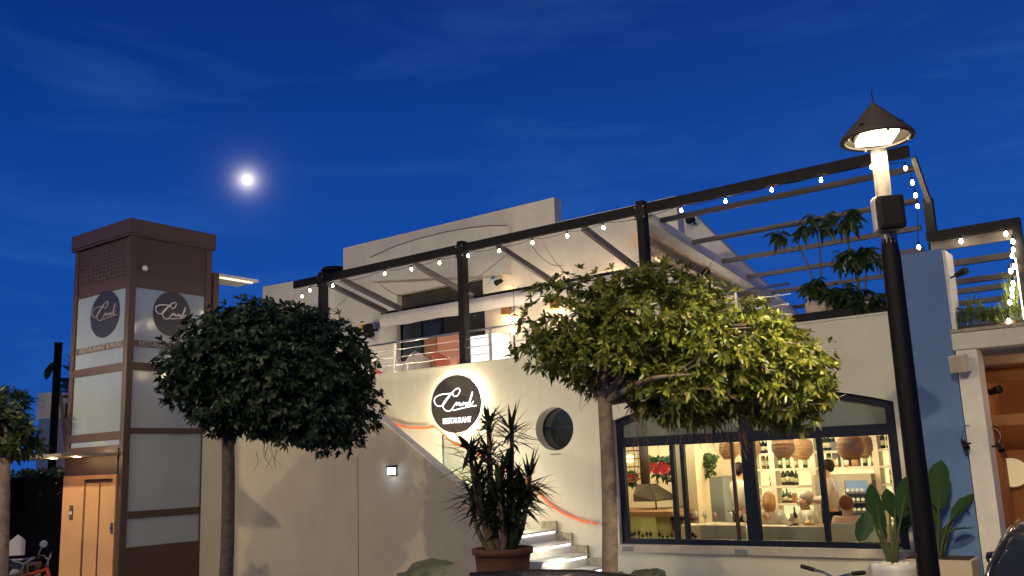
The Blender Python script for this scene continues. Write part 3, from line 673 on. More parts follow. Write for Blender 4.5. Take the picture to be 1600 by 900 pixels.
# string lights
SLt = thing('string_lights', 'string of warm bulbs hanging under the long pergola beam', 'string lights', (-8, 12, 5.8))
bl = [(472, 463), (484.3, 453.6), (508.7, 497.7), (520, 446.7), (601, 428), (643, 421), (686.7, 411), (731.4, 399.6), (780, 392), (832, 379.7), (886.6, 369), (943, 356), (1064.6, 328.9), (1133.7, 314.4), (1206, 296.8), (1282.7, 281.3), (1362, 261), (1415, 263), (1425.7, 285.7), (1430.7, 305.7), (1433.7, 322.3), (1435.7, 386.7)]
bp_ = [at(x, y, PY-0.04) for x, y in bl]
def bulbs(root, pts, cable=True):
    base = None
    for p in pts:
        if base is None:
            base = MB().lathe([(0, -0.026), (0.013, -0.021), (0.020, -0.008), (0.019, 0.006), (0.012, 0.022), (0.010, 0.03)], (0, 0, 0), 10).build('bulb', bulbm, root, True)
            b = base
        else:
            b = base.copy(); COL.objects.link(b)
        b.parent = root; b.matrix_parent_inverse = WM[root.name].inverted(); b.location = p
        s = MB().lathe([(0.012, 0.03), (0.014, 0.075), (0.0, 0.08)], (0, 0, 0), 8).build('socket', blackm, b) if p is pts[0] else socket0.copy()
        if p is pts[0]: globals()['socket0'] = s
        else: COL.objects.link(s); s.parent = b; s.matrix_parent_inverse = Matrix()
    if cable:
        cp = []
        for i in range(len(pts)-1):
            a, b = pts[i]+Vector((0, 0, 0.08)), pts[i+1]+Vector((0, 0, 0.08)); L = (b-a).length
            for k in range(6):
                t = k/6; q = a.lerp(b, t); q.z -= 0.10*min(L, 1)*4*t*(1-t)*0.6; cp.append(q)
        cp.append(pts[-1]+Vector((0, 0, 0.08)))
        MB().tube(cp, 0.005, 4).build('cable', blackm, root)
order = [bp_[0], bp_[1]]+bp_[3:]
bulbs(SLt, order)
SL2 = thing('string_lights', 'string of warm bulbs round the lower black frame at right', 'string lights', (-1.8, 12, 4.6))
bl2 = [(1501.7, 377.3), (1571.7, 365.7), (1582.7, 377.7), (1583, 390.7), (1581.7, 400), (1585, 416.7), (1579, 424), (1583, 443), (1581, 452), (1582, 462), (1578, 473), (1576, 502)]
bulbs(SL2, [at(x, y, 12.0) for x, y in bl2])
# slack cables between rafters
for a, b, lab in (((590, 440), (648, 462), 'thin slack cable crossing the first pergola bay from the left'), ((830, 383), (880, 415), 'thin slack cable hanging in the third pergola bay')):
    A = at(*a, 12.3); Bq = at(*b, 13.6); pts = [A.lerp(Bq, t/8)-Vector((0, 0, 0.12*4*(t/8)*(1-t/8))) for t in range(9)]
    tag(MB().tube(pts, 0.006, 4).build('cable', blackm), lab, 'cable')
A = at(556, 452, 12.3); Bq = at(520, 485, 14.3); tag(MB().tube([A, Bq], 0.006, 4).build('cable', blackm), 'thin tie cable behind the leftmost pergola post', 'cable')
A = at(800, 392, 12.3); Bq = at(746, 434, 14.3); tag(MB().tube([A, Bq], 0.006, 4).build('cable', blackm), 'thin tie cable above the blue notice on the terrace wall', 'cable')

# ================================================================ RAILING
RA = thing('terrace_railing', 'steel railing with thin horizontal wires along the terrace edge', 'railing', (-9.5, F+0.1, 3.9))
ry = F+0.08
rx0, rx1 = at(556, 560, ry).x, -4.2
ztop = at(765.4, 513, ry).z
MB().tube([(rx0, ry, ztop), (rx1, ry, ztop)], 0.020, 8).build('top_rail', steel, RA, True)
for k in range(1, 4): MB().tube([(rx0, ry, 3.9+(ztop-3.9)*k/4), (rx1, ry, 3.9+(ztop-3.9)*k/4)], 0.007, 6).build('wire', steel, RA)
px_ = at(617, 560, ry).x; st_ = at(766, 540, ry).x-px_
x = px_
while x < rx1:
    pst = MB().box(x-0.018, x+0.018, ry-0.02, ry+0.02, 3.912, ztop-0.018).build('post', greym, RA)
    MB().box(x-0.06, x+0.06, ry-0.05, ry+0.05, 3.902, 3.911).build('foot', greym, pst); x += st_

# ================================================================ TERRACE FURNITURE AND FITTINGS
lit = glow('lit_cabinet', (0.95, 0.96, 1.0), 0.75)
q = at(751, 545, 13.2)
cab = thing('white_planter_cabinet', 'bright white panelled planter cabinet glowing behind the railing right of the second post', 'planter', (q.x, 13.2, TF))
x0c, x1c = at(729, 545, 13.1).x, at(775, 545, 13.1).x; zc = at(750, 524, 13.1).z
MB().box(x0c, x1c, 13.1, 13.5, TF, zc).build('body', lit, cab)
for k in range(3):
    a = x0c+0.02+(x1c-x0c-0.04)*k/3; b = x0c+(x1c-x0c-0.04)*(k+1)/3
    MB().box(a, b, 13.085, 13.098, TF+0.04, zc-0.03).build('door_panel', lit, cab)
chm = mat('coral_shell', (0.62, 0.16, 0.10), 0.5); grs = mat('grey_shell', (0.5, 0.48, 0.45), 0.5)
def chair(name, label, loc, rz, m_, cat='chair', group=None):
    t = thing(name, label, cat, loc, group, rz)
    # seat shell built in world space about loc then rotated by root
    Mx = Matrix.Translation(Vector(loc)) @ Matrix.Rotation(rz, 4, 'Z')
    mb = MB(); mb.box(-0.23, 0.23, -0.22, 0.24, 0.42, 0.46, Mx); mb.build('seat', m_, t, bevel=0.012)
    vs = []; fs = []
    for j in range(7):
        z = 0.46+0.42*j/6
        for i in range(9):
            a = R(-65+130*i/8); rr = 0.25+0.02*j/6
            vs.append(Mx @ Vector((rr*math.sin(a), 0.02+rr*math.cos(a)*0.95+0.08*(j/6)**2, z-(0.20*abs(i-4)/4 if j > 3 else 0)*(j-3)/3)))
    for j in range(6):
        for i in range(8): fs.append((j*9+i, j*9+i+1, j*9+i+10, j*9+i+9))
    o = MB().addm(vs, fs).build('backrest', m_, t, True); o.modifiers.new('thick', 'SOLIDIFY').thickness = 0.02
    for sx_ in (-1, 1):
        for sy_ in (-1, 1): MB().tube([Mx @ Vector((sx_*0.17, sy_*0.17, 0.42)), Mx @ Vector((sx_*0.22, sy_*0.22, 0.0))], 0.014, 6).build('leg', blackm, t)
    return t
ql = at(704, 575, 13.0); chair('shell_chair', 'coral pink shell chair on the terrace beside the black pergola post', (ql.x, 13.0, TF), R(160), chm)
ql = at(660, 575, 12.9); chair('shell_chair', 'pale grey shell chair on the terrace next to the white clothed table', (ql.x, 12.9, TF), R(200), grs)
ql = at(600, 575, 13.2); chair('shell_chair', 'coral chair at the left end of the terrace beside the crown of the dark tree', (ql.x, 13.3, TF), R(120), chm)
def table(label, loc, r=0.42, cloth=white):
    t = thing('dining_table', label, 'table', loc)
    x, y, z = loc
    MB().lathe([(0, 0.71), (r, 0.71), (r, 0.74), (0, 0.74)], loc, 20).build('table_top', wood, t)
    MB().tube([(x, y, z), (x, y, z+0.71)], 0.035, 8).build('pedestal', black, t)
    MB().lathe([(0.25, 0), (0.25, 0.02), (0.04, 0.04)], loc, 16).build('base', black, t)
    cl = MB(); vs = []; fs = []; n = 40
    for k in range(n):
        a = 2*math.pi*k/n
        vs.append((x+(r+0.01)*math.cos(a), y+(r+0.01)*math.sin(a), z+0.752)); w_ = 0.03*math.sin(5*a)
        vs.append((x+(r+0.04+w_)*math.cos(a), y+(r+0.04+w_)*math.sin(a), z+0.50-0.03*math.cos(4*a)))
    for k in range(n): fs.append((2*k, 2*((k+1) % n), 2*((k+1) % n)+1, 2*k+1))
    fs.append(tuple(2*k for k in range(n)))
    c_ = cl.addm(vs, fs).build('tablecloth', cloth); tag(c_, 'white cloth draped over the round table on the upper terrace', 'tablecloth')
    return t
ql = at(633, 560, 13.2); table('round table dressed with white linen on the upper terrace left of the coral chair', (ql.x, 13.2, TF), 0.40)
pc = mat('coral_panel', (0.70, 0.33, 0.22), 0.7)
qa, qb = at(683, 527, 14.3), at(715, 560, 14.3)
o = MB().box(qa.x, qb.x, 14.3, 14.36, TF, qa.z).build('partition_screen', pc); tag(o, 'coral coloured partition screen in front of the dark terrace door', 'screen')
qa, qb = at(662, 531, 14.35), at(682, 560, 14.35)
o = MB().box(qa.x, qb.x-0.02, 14.37, 14.42, TF, qa.z).build('partition_screen', wood); tag(o, 'brown wooden partition screen left of the coral one on the terrace', 'screen')
# speaker on the terrace wall
def speaker(label, p, size, m_, rz=0.0, tilt=0.2, grille=None):
    t = thing('wall_speaker', label, 'speaker', p)
    Mx = Matrix.Translation(p) @ Matrix.Rotation(rz, 4, 'Z') @ Matrix.Rotation(tilt, 4, 'X')
    w_, d_, h_ = size
    MB().box(-w_/2, w_/2, -d_, 0, -h_/2, h_/2, Mx).build('cabinet', m_, t, bevel=0.015)
    MB().box(-w_*0.42, w_*0.42, -d_-0.006, -d_-0.001, -h_*0.45, h_*0.45, Mx).build('grille', grille or blackm, t)
    MB().bar(p, p+Vector((0.02, 0.14, 0.02)), 0.03, 0.05).build('bracket', blackm, t)
    return t
speaker('black box speaker on the terrace wall beside a yellow alarm notice', at(581, 516, TB-0.16), (0.20, 0.16, 0.30), blackm, -0.35)
q = at(566, 508, TB-0.01); al = thing('alarm_notice', 'small yellow and white alarm notice on the terrace wall left of the speaker', 'notice', q)
MB().box(q.x-0.07, q.x+0.07, TB-0.012, TB-0.001, q.z-0.13, q.z+0.03).build('yellow_plate', mat('yellow', (0.85, 0.55, 0.03), 0.5), al)
MB().box(q.x-0.07, q.x+0.07, TB-0.012, TB-0.001, q.z+0.031, q.z+0.12).build('white_plate', white, al)
MB().box(q.x-0.055, q.x+0.055, TB-0.015, TB-0.0125, q.z+0.06, q.z+0.09).build('print_line', black, al)
for zz in (-0.03, -0.06, -0.085): MB().box(q.x-0.05, q.x+0.05, TB-0.015, TB-0.0125, q.z+zz-0.005, q.z+zz+0.005).build('print_line', black, al)
q = at(771, 433, TB-0.01); al = thing('camera_notice', 'pale blue camera notice on the upper terrace wall above the awning', 'notice', q)
MB().box(q.x-0.10, q.x+0.10, TB-0.012, TB-0.001, q.z-0.13, q.z+0.13).build('plate', mat('pale_blue', (0.35, 0.55, 0.68), 0.5), al)
MB().box(q.x-0.05, q.x+0.04, TB-0.016, TB-0.0125, q.z-0.04, q.z+0.02).build('pictogram', mat('dblue', (0.03, 0.12, 0.3), 0.5), al)
for zz in (-0.07, -0.095): MB().box(q.x-0.07, q.x+0.07, TB-0.016, TB-0.0125, q.z+zz-0.006, q.z+zz+0.006).build('print_line', white, al)
def spot(label, p, d, r=0.05, wallp=None):
    t = thing('spotlight', label, 'spotlight', p); d = Vector(d).normalized()
    Mx = Matrix.Translation(p) @ d.to_track_quat('Z', 'Y').to_matrix().to_4x4()
    MB().lathe([(0, -0.07), (r*0.7, -0.06), (r*0.8, 0), (r, 0.06), (r, 0.09), (r*0.85, 0.09), (r*0.8, 0.07), (0, 0.07)], (0, 0, 0), 16, Mx).build('housing', blackm, t, True)
    if wallp is not None: MB().tube([p, Vector(wallp)], 0.012, 6).build('arm', blackm, t)
    return t
p = at(780, 440, TB-0.12); spot('twin black spotlight above the awning beside the blue notice', p, (-0.4, -1, -0.5), 0.06, p+Vector((0, 0.12, 0.03)))
p = at(1080, 343, 17.3); spot('black spotlight on the white gable under the pergola cross bars', p, (-0.6, -1, -0.2), 0.09, p+Vector((0.02, 0.25, -0.08)))
p = at(1500, 427, 12.0); spot('black spotlight sticking out right of the blue pillar top', p, (1, -0.4, 0.3), 0.045, p+Vector((-0.17, 0.05, -0.05)))
p = at(1128, 415, 15.7); spot('small black spotlight hanging from a pergola cross bar above the lit tree', p, (0, -0.3, -1), 0.05, p+Vector((0, 0, 0.10)))
speaker('cream rounded speaker box on top of the white column', at(1503, 567, F-0.22), (0.17, 0.14, 0.20), mat('cream_plastic', (0.62, 0.56, 0.47), 0.5), -0.25, 0.15, mat('cream_grille', (0.40, 0.35, 0.27), 0.7))
for (x, y), lab in (((1507, 693), 'small black spotlight hanging by a looped cable left of the white column'), ((1561, 697), 'small black spotlight with looped cable right of the white column')):
    p = at(x, y, F-0.2); t = spot(lab, p, (0.3, -0.6, -0.5), 0.035, p+Vector((0.06 if x < 1530 else -0.08, 0.05, 0)))
    s_ = 1 if x < 1530 else -1
    MB().tube(smoothpath([p+Vector((0, 0, 0.03)), p+Vector((-0.03*s_, 0, 0.12)), p+Vector((0.02*s_, 0.02, 0.20)), p+Vector((0.07*s_, 0.04, 0.20))], 4), 0.005, 5).build('cable', greym, t)
p = at(1553, 611, F+0.4); spot('black spotlight fixed under the porch lintel at right', p, (0.8, -0.4, 0.2), 0.05, p+Vector((-0.1, 0, 0.03)))
for (x_, y_), lab in (((-14.6, 13.2), 'small added uplight, unseen on the terrace floor behind the dark tree'), ((-12.2, 12.9), 'small added uplight, unseen on the terrace floor near the white table'), ((-9.2, 13.0), 'small added uplight, unseen on the terrace floor behind the lit tree'), ((-6.0, 14.5), 'small added uplight, unseen on the terrace floor under the folded canopy')):
    t = spot(lab, Vector((x_, y_, TF+0.10)), (0, 0.15, 1), 0.05, (x_, y_, TF)); light('uplight', (x_, y_, TF+0.22), 52, (1.0, 0.82, 0.66), 0.08, t)  # unseen uplights added to brighten the upper wall and gable
# wicker sconces on terrace, bright
for (x, y), lab in (((790, 480), 'brown cylinder wall light glowing on the terrace wall left of the lit tree'), ((866, 470), 'brown cylinder wall light half hidden behind the lit tree crown'), ((960, 455), 'brown cylinder wall light hidden behind the middle of the lit crown')):
    q = at(x, y, TB-0.15); t = thing('cylinder_sconce', lab, 'wall light', q, 'cylinder lights on the terrace wall')
    MB().lathe([(0.09, -0.16), (0.09, 0.16), (0.08, 0.16), (0.08, -0.16), (0.09, -0.16)], q, 16).build('shade', wicker, t)
    MB().lathe([(0, -0.05), (0.045, -0.04), (0.05, 0), (0.045, 0.04), (0, 0.05)], q+Vector((0, 0, 0)), 12).build('bulb', glow('sconce_glow', (1, 0.7, 0.36), 25), t, True)
    MB().box(q.x-0.02, q.x+0.02, q.y+0.09, TB, q.z-0.03, q.z+0.03).build('arm', blackm, t)
    light('sconce_light', (q.x, q.y-0.02, q.z-0.22), 10, (1.0, 0.66, 0.34), 0.05, t); light('sconce_light', (q.x, q.y-0.02, q.z+0.22), 7, (1.0, 0.66, 0.34), 0.05, t)
q = at(804, 498, 13.6); t = thing('pendant_lamp', 'bright globe lamp hanging low on the terrace left of the lit tree', 'lamp', q)
MB().lathe([(0, -0.06), (0.04, -0.045), (0.06, 0), (0.04, 0.045), (0, 0.06)], q, 14).build('globe', glow('globe', (1, 0.83, 0.55), 18), t, True)
MB().lathe([(0.065, 0.03), (0.07, 0.06), (0, 0.10)], q, 14).build('cap', wicker, t)
MB().tube([q+Vector((0, 0, 0.1)), (q.x, q.y, 5.45)], 0.005, 4).build('cord', blackm, t)
q = at(803, 518, 13.4); t = thing('table_lamp', 'small bright lamp on the terrace just behind the top rail', 'lamp', q)
MB().lathe([(0, -0.05), (0.04, -0.04), (0.055, 0), (0.04, 0.045), (0, 0.05)], q, 14).build('globe', glow('globe', (1, 0.83, 0.55), 18), t, True)
MB().tube([q-Vector((0, 0, 0.05)), (q.x, q.y, TF)], 0.02, 8).build('stem', blackm, t)
light('table_lamp_light', q+Vector((0, -0.1, 0)), 30, (1, 0.8, 0.55), 0.1, t)

# ================================================================ MOON
mp_ = CP+MOON*4000
moon = MB().lathe([(0, -19)]+[(19*math.sin(math.pi*k/14), -19*math.cos(math.pi*k/14)) for k in range(1, 14)]+[(0, 19)], (0, 0, 0), 24).build('moon', glow('moon_light', (1, 0.96, 0.88), 6), None, True)
moon.location = mp_; moon.scale = (0.85, 0.85, 1.1); moon.rotation_euler = (0, R(-25), YAW)
tag(moon, 'bright gibbous moon high in the blue dusk sky', 'moon')

# ================================================================ STREET LAMPS
alu = mat('pole_aluminium', (0.34, 0.32, 0.29), 0.45, metal=0.5, var=0.08, scale=20)
polem = mat('pole_black', (0.006, 0.006, 0.007), 0.6, spec=0.25)
conem = mat('lamp_cone', (0.07, 0.055, 0.045), 0.6, var=0.1)
def lamp(label, loc, rz, zt=4.72, power=95, detail=True, aim=(0, 0, -1), cone=150):
    x, y, z = loc
    t = thing('street_lamp', label, 'street lamp', loc, 'street lamps of the car park' if not detail else None, rz)
    Mx = Matrix.Translation(Vector(loc)) @ Matrix.Rotation(rz, 4, 'Z')
    MB().lathe([(0.085, 0), (0.078, 1.0), (0.072, zt-0.98), (0.055, zt-0.80), (0.03, zt-0.76)], loc, 24).build('pole', polem, t, True)
    mb = MB(); prof = [(0.058, zt-0.95), (0.058, zt-0.10)]; mb.lathe(prof, loc, 20)
    for k in range(12):
        a = 2*math.pi*k/12; mb.box(0.050, 0.0605, -0.004, 0.004, zt-0.95, zt-0.12, Mx @ Matrix.Rotation(a, 4, 'Z'))
    mb.build('pole_head', alu, t)
    # cone hood
    MB().lathe([(0.0, zt+0.335), (0.012, zt+0.30), (0.275, zt+0.02), (0.285, zt-0.01), (0.275, zt-0.015), (0.26, zt+0.0), (0.02, zt+0.27)], loc, 40).build('hood', conem, t, True)
    MB().lathe([(0.245, zt-0.01), (0.255, zt-0.01), (0.255, zt+0.005), (0.245, zt+0.005), (0.245, zt-0.01)], loc, 40).build('rim_ring', alu, t, True)
    MB().tube([(x, y, zt+0.33), (x, y, zt+0.42)], [0.006, 0.002], 6).build('finial', polem, t)
    MB().box(-0.16, 0.16, -0.20, 0.20, zt+0.04, zt+0.07, Mx).build('led_carrier', polem, t)
    MB().box(-0.135, 0.135, -0.165, 0.165, zt-0.005, zt+0.038, Mx).build('led_panel', ledm, t)
    for a in (0.6, 2.2, 3.9, 5.3): MB().lathe([(0, -0.03), (0.012, -0.025), (0.012, 0), (0, 0)], (x+0.25*math.cos(a), y+0.25*math.sin(a), zt), 8).build('latch', alu, t)
    if detail:
        bx = MB().box(-0.10, 0.10, -0.20, -0.10, zt-0.78, zt-0.52, Mx).build('control_box', blackm, t, bevel=0.03)
        MB().box(-0.105, 0.105, -0.10, 0.03, zt-0.77, zt-0.50, Mx).build('box_back', white, bx, bevel=0.02)
    light('street_lamp_light', (x, y, zt-0.06), power, WARM, 0.12, t, 'SPOT', Vector(aim).to_track_quat('-Z', 'Y').to_euler(), R(cone))
    return t
lp = atd(1371, 222, 7.0)
lamp('lit street lamp with conical hood on a black pole in front of the blue pillar', (lp.x, lp.y, 0), R(-10)+YAW, lp.z+0.03, 1150)
lamp('lit street lamp with conical hood at the far left beyond the bikes', (-18.4, 4.3, 0), 0.3, 4.5, 1500, False, (0.45, 0.95, -0.35), 105)
lamp('tall lit street lamp behind the photographer toward the lift', (-11, -7, 0), 0.1, 10.5, 6400, False, (0, 0.8, -0.5), 120)
lamp('tall lit street lamp behind the photographer opposite the arched window', (1.5, -6, 0), 0.1, 10.5, 7200, False, (-0.5, 0.8, -0.4), 110)

# ================================================================ TREES AND PLANTS
def leafcloud(centers, axes, L, W, nl, seed, spread=(35, 75), jl=0.3, curl=0.25):
    """whorls of pointed leaves; returns vertex/face arrays"""
    rg = np.random.default_rng(seed); V = []; Fc = []; b = 0
    for c, ax in zip(centers, axes):
        ax = Vector(ax).normalized(); u = ax.orthogonal().normalized(); v = ax.cross(u); ph = rg.uniform(0, 6.28)
        for k in range(nl):
            a = ph+k*2.4+rg.uniform(-0.3, 0.3); el = math.radians(rg.uniform(*spread))
            d = (ax*math.cos(el)+(u*math.cos(a)+v*math.sin(a))*math.sin(el)).normalized()
            l = L*(1+rg.uniform(-jl, jl)); s_ = d.cross(ax); s_ = (s_.normalized() if s_.length > 1e-4 else u)
            s_ = (s_ + Vector(rg.normal(0, 0.25, 3))).normalized()
            nrm = s_.cross(d); w_ = W*(1+rg.uniform(-jl, jl))/2
            p0 = Vector(c)+d*l*0.06; dr_ = Vector((0, 0, -1))*curl*l
            p1 = p0+d*l*0.35; p2 = p0+d*l*0.72+dr_*0.4; p3 = p0+d*l+dr_
            V += [p0, p1-s_*w_+nrm*w_*0.3, p1+s_*w_+nrm*w_*0.3, p2-s_*w_*0.8+nrm*w_*0.2, p2+s_*w_*0.8+nrm*w_*0.2, p3]
            Fc += [(b, b+1, b+2), (b+1, b+3, b+4, b+2), (b+3, b+5, b+4)]; b += 6
    return V, Fc
def mesh_raw(name, V, Fc, ms, parent, smooth=False):
    me = bpy.data.meshes.new(name); me.from_pydata([tuple(p) for p in V], [], Fc); return link(name, me, ms, parent, smooth)
import mathutils.noise as mnoise
def crown_pts(blobs, n, seed, shell=0.45, gate=-0.12):
    rg = np.random.default_rng(seed); C = []; A = []
    vol = [b[1][0]*b[1][1]*b[1][2]*(b[2] if len(b) > 2 else 1) for b in blobs]; tot = sum(vol)
    clump = [Vector(rg.normal(0, 1, 3)).normalized() for _ in range(60)]
    for b, vv in zip(blobs, vol):
        c, r_ = b[0], b[1]; m_ = int(n*vv/tot)
        for _ in range(m_):
            d = Vector(rg.normal(0, 1, 3)).normalized()
            k = max(d.dot(q) for q in clump); rr = (1-shell*rg.random()**1.1)*(0.76+0.30*max(0, (k-0.72)/0.28))*rg.uniform(0.90, 1.10)
            p = Vector(c)+Vector((d.x*r_[0], d.y*r_[1], d.z*r_[2]))*rr
            if mnoise.noise(p*2.6+Vector((seed, 0, 0)))+0.5*mnoise.noise(p*6.0) < gate: continue
            C.append(p); A.append((d+Vector((0, 0, 0.45))+Vector(rg.normal(0, 0.45, 3))).normalized())
    return C, A
def tree(name, label, base, top, r0, r1, blobs, n, leafm, seed, L=0.10, W=0.036, nl=9, limbs=26, lean=0.0, roots=None, barkm=bark, twigs=0, cat='tree', gate=-0.12):
    rg = random.Random(seed)
    t = thing(name, label, cat, base)
    b = Vector(base); tp = Vector(top); pts = []
    for i in range(10):
        s = i/9; p = b.lerp(tp, s); p += Vector((math.sin(s*5+seed)*0.02, math.cos(s*4+seed)*0.02, 0)); pts.append(p)
    tk = MB().tube(pts, [r0*(1.25 if i == 0 else 1)+(r1-r0)*i/9*1.0 for i in range(10)], 14).build('trunk', barkm, t, True)
    C, A = crown_pts(blobs, n, seed, gate=gate)
    mb = MB()
    for i in range(limbs):
        e = rg.choice(C); q = tp.lerp(e, 0.5)+Vector((rg.uniform(-.1, .1), rg.uniform(-.1, .1), rg.uniform(0.0, .15)))
        mb.tube(smoothpath([tp-Vector((0, 0, 0.05)), q, e], 4), [r1*0.55*(1-0.85*k/8)+0.004 for k in range(9)], 6)
        for _ in range(5):
            k = rg.choice(C)
            best = min((rg.choice(C) for _ in range(30)), key=lambda z_: (z_-e).length)
            mb.tube([q.lerp(e, rg.uniform(0.3, 0.95)), e.lerp(best, 0.5)+Vector((0, 0, 0.03)), best], [0.012, 0.008, 0.004], 4)
    mb.build('limbs', barkm, t, True)
    V, Fc = leafcloud(C, A, L, W, nl, seed)
    mesh_raw('crown', V, Fc, leafm, t)
    if roots:
        mb = MB()
        for (c, n_, sp, ln_) in roots:
            for _ in range(n_):
                p = Vector(c)+Vector((rg.uniform(-sp, sp), rg.uniform(-sp, sp), rg.uniform(-0.05, 0.15))); l = ln_*rg.uniform(0.4, 1)
                mb.tube([p, p+Vector((rg.uniform(-.05, .05), rg.uniform(-.05, .05), -l*0.5)), p+Vector((rg.uniform(-.07, .07), rg.uniform(-.05, .05), -l))], [0.004, 0.003, 0.002], 4)
        mb.build('aerial_roots', mat('root_brown', (0.22, 0.13, 0.09), 0.9), t)
    if twigs:
        mb = MB()
        for _ in range(twigs):
            e = rg.choice(C); d = (e-Vector(blobs[0][0])).normalized()+Vector((rg.uniform(-.4, .4), rg.uniform(-.4, .4), rg.uniform(-.2, .6))); mb.tube([e, e+d*0.12, e+d*0.24+Vector((0, 0, 0.05))], [0.006, 0.004, 0.002], 4)
        mb.build('bare_twigs', barkm, t)['kind'] = 'stuff'
    return t
leaf_shade_tint = leafmat('leaf_shade_tint', (0.006, 0.020, 0.007), (0.028, 0.058, 0.016), 0.5, 0.12)  # leaf darkened, the left tree's shade put into the colour
leaf_lit_tint = leafmat('leaf_lit_tint', (0.05, 0.09, 0.014), (0.30, 0.31, 0.045), 0.38, 0.35)  # leaf made paler and yellower, the lamp's light put into the colour
def blob(px, py, dist, rx, ry, depth, wgt=1.0):      # ellipsoid of foliage: centre and radii in metres
    return (atd(px, py, dist), (0.95*rx*dist/FPX, depth, 0.95*ry*dist/FPX), wgt)
# left dark tree
d1_ = 11.0
tb = atd(352, 800, d1_); tt = atd(357, 660, d1_)
tree('ficus_tree', 'dark round clipped ficus tree standing in front of the brown lift tower', (tb.x, tb.y, 0), (tt.x, tt.y, tt.z+0.25), 0.082, 0.07,
     [blob(382, 570, d1_, 98, 86, 1.0), blob(464, 575, d1_, 104, 98, 1.0), blob(410, 523, d1_, 84, 58, 0.8), blob(500, 640, d1_, 82, 72, 0.8), blob(332, 600, d1_, 62, 56, 0.7), blob(400, 640, d1_, 80, 45, 0.8)], 6600, leaf_shade_tint, 11, L=0.080, W=0.032, nl=8, roots=[(atd(420, 700, d1_), 9, 0.10, 0.35)], twigs=40, gate=-0.42, barkm=mat('bark_dark', (0.10, 0.08, 0.075), 0.9, var=0.5, scale=14, bump=1.0, bscale=30))
# right lit tree
d2_ = 8.7
tb = atd(945, 895, d2_); tt = atd(945, 640, d2_)
tree('ficus_tree', 'ficus tree lit by the street lamp and tinted yellow green before the arched window', (tb.x, tb.y, 0), (tt.x, tt.y, tt.z+0.12), 0.080, 0.066,
     [blob(1020, 490, d2_, 112, 82, 0.75, 0.9), blob(900, 500, d2_, 78, 78, 0.6, 0.55), blob(960, 555, d2_, 95, 60, 0.6, 0.8), blob(1130, 550, d2_, 115, 98, 0.7, 1.0), blob(1220, 590, d2_, 84, 84, 0.6, 1.0), blob(1075, 605, d2_, 100, 58, 0.6, 1.3), blob(855, 545, d2_, 42, 45, 0.4, 0.5)], 5600, leaf_lit_tint, 23, L=0.082, W=0.027, nl=8, gate=-0.24, limbs=30,
     roots=[(atd(1085, 650, d2_), 70, 0.22, 0.32), (atd(1000, 650, d2_), 14, 0.12, 0.4), (atd(1140, 670, d2_), 24, 0.14, 0.25), (atd(935, 600, d2_), 26, 0.18, 0.30)], twigs=110)
# small tree at far left edge
d3 = 12.0
tb = atd(5, 800, d3); tt = atd(10, 715, d3)
tree('ficus_tree', 'small lit street tree cut off by the left edge of the photo', (tb.x, tb.y, 0), (tt.x, tt.y, tt.z), 0.09, 0.07, [blob(6, 672, d3, 40, 38, 0.4), blob(-40, 660, d3, 50, 45, 0.5), blob(38, 688, d3, 20, 24, 0.25)], 900, leafmat('leaf_mid', (0.04, 0.07, 0.02), (0.12, 0.14, 0.04), 0.4, 0.25), 5, L=0.115, W=0.045, nl=7, limbs=12)
tb = atd(-20, 660, 17); tree('pine_tree', 'dark tree top behind the small lit street tree at far left', (tb.x, tb.y, 0), (tb.x, tb.y, tb.z), 0.15, 0.1, [blob(-10, 640, 17, 45, 30, 0.7)], 300, leaf_shade_tint, 6, L=0.2, W=0.03, nl=9, limbs=8)

# yucca in terracotta pot
dy = 10.9
yc = atd(785, 856, dy); GZ = 0.13
yu = thing('potted_yucca', 'spiky yucca with several heads in a big terracotta pot before the stair', 'plant', (yc.x, yc.y, 0.13))
rim = (atd(832, 856, dy)-atd(738, 856, dy)).length/2
zr_ = yc.z
MB().lathe([(rim*0.72, 0.13), (rim*0.90, zr_-0.16), (rim*0.93, zr_-0.07), (rim*1.02, zr_-0.06), (rim*1.03, zr_), (rim*0.95, zr_+0.005), (rim*0.90, zr_-0.02), (rim*0.86, zr_-0.08)], (yc.x, yc.y, 0), 40).build('pot', terra, yu, True)
MB().lathe([(0, zr_-0.05), (rim*0.88, zr_-0.06), (rim*0.88, zr_-0.07), (0, zr_-0.07)], (yc.x, yc.y, 0), 24).build('soil', soil, yu)
heads = [(762, 655, 0.0, 40), (800, 672, 0.1, 56), (733, 700, -0.1, 58), (763, 705, 0.15, 48), (828, 745, 0.1, 52), (785, 740, -0.15, 48), (750, 760, 0.15, 56), (810, 790, -0.05, 56), (770, 790, 0.2, 50), (795, 730, 0.1, 44), (735, 775, 0.1, 50), (760, 800, -0.1, 48), (780, 770, -0.25, 50), (800, 765, 0.2, 50), (822, 775, -0.1, 50), (745, 735, -0.1, 46), (815, 760, 0.0, 46), (790, 810, -0.2, 46)]
mb = MB(); Vy = []; Fy = []; rg = random.Random(3)
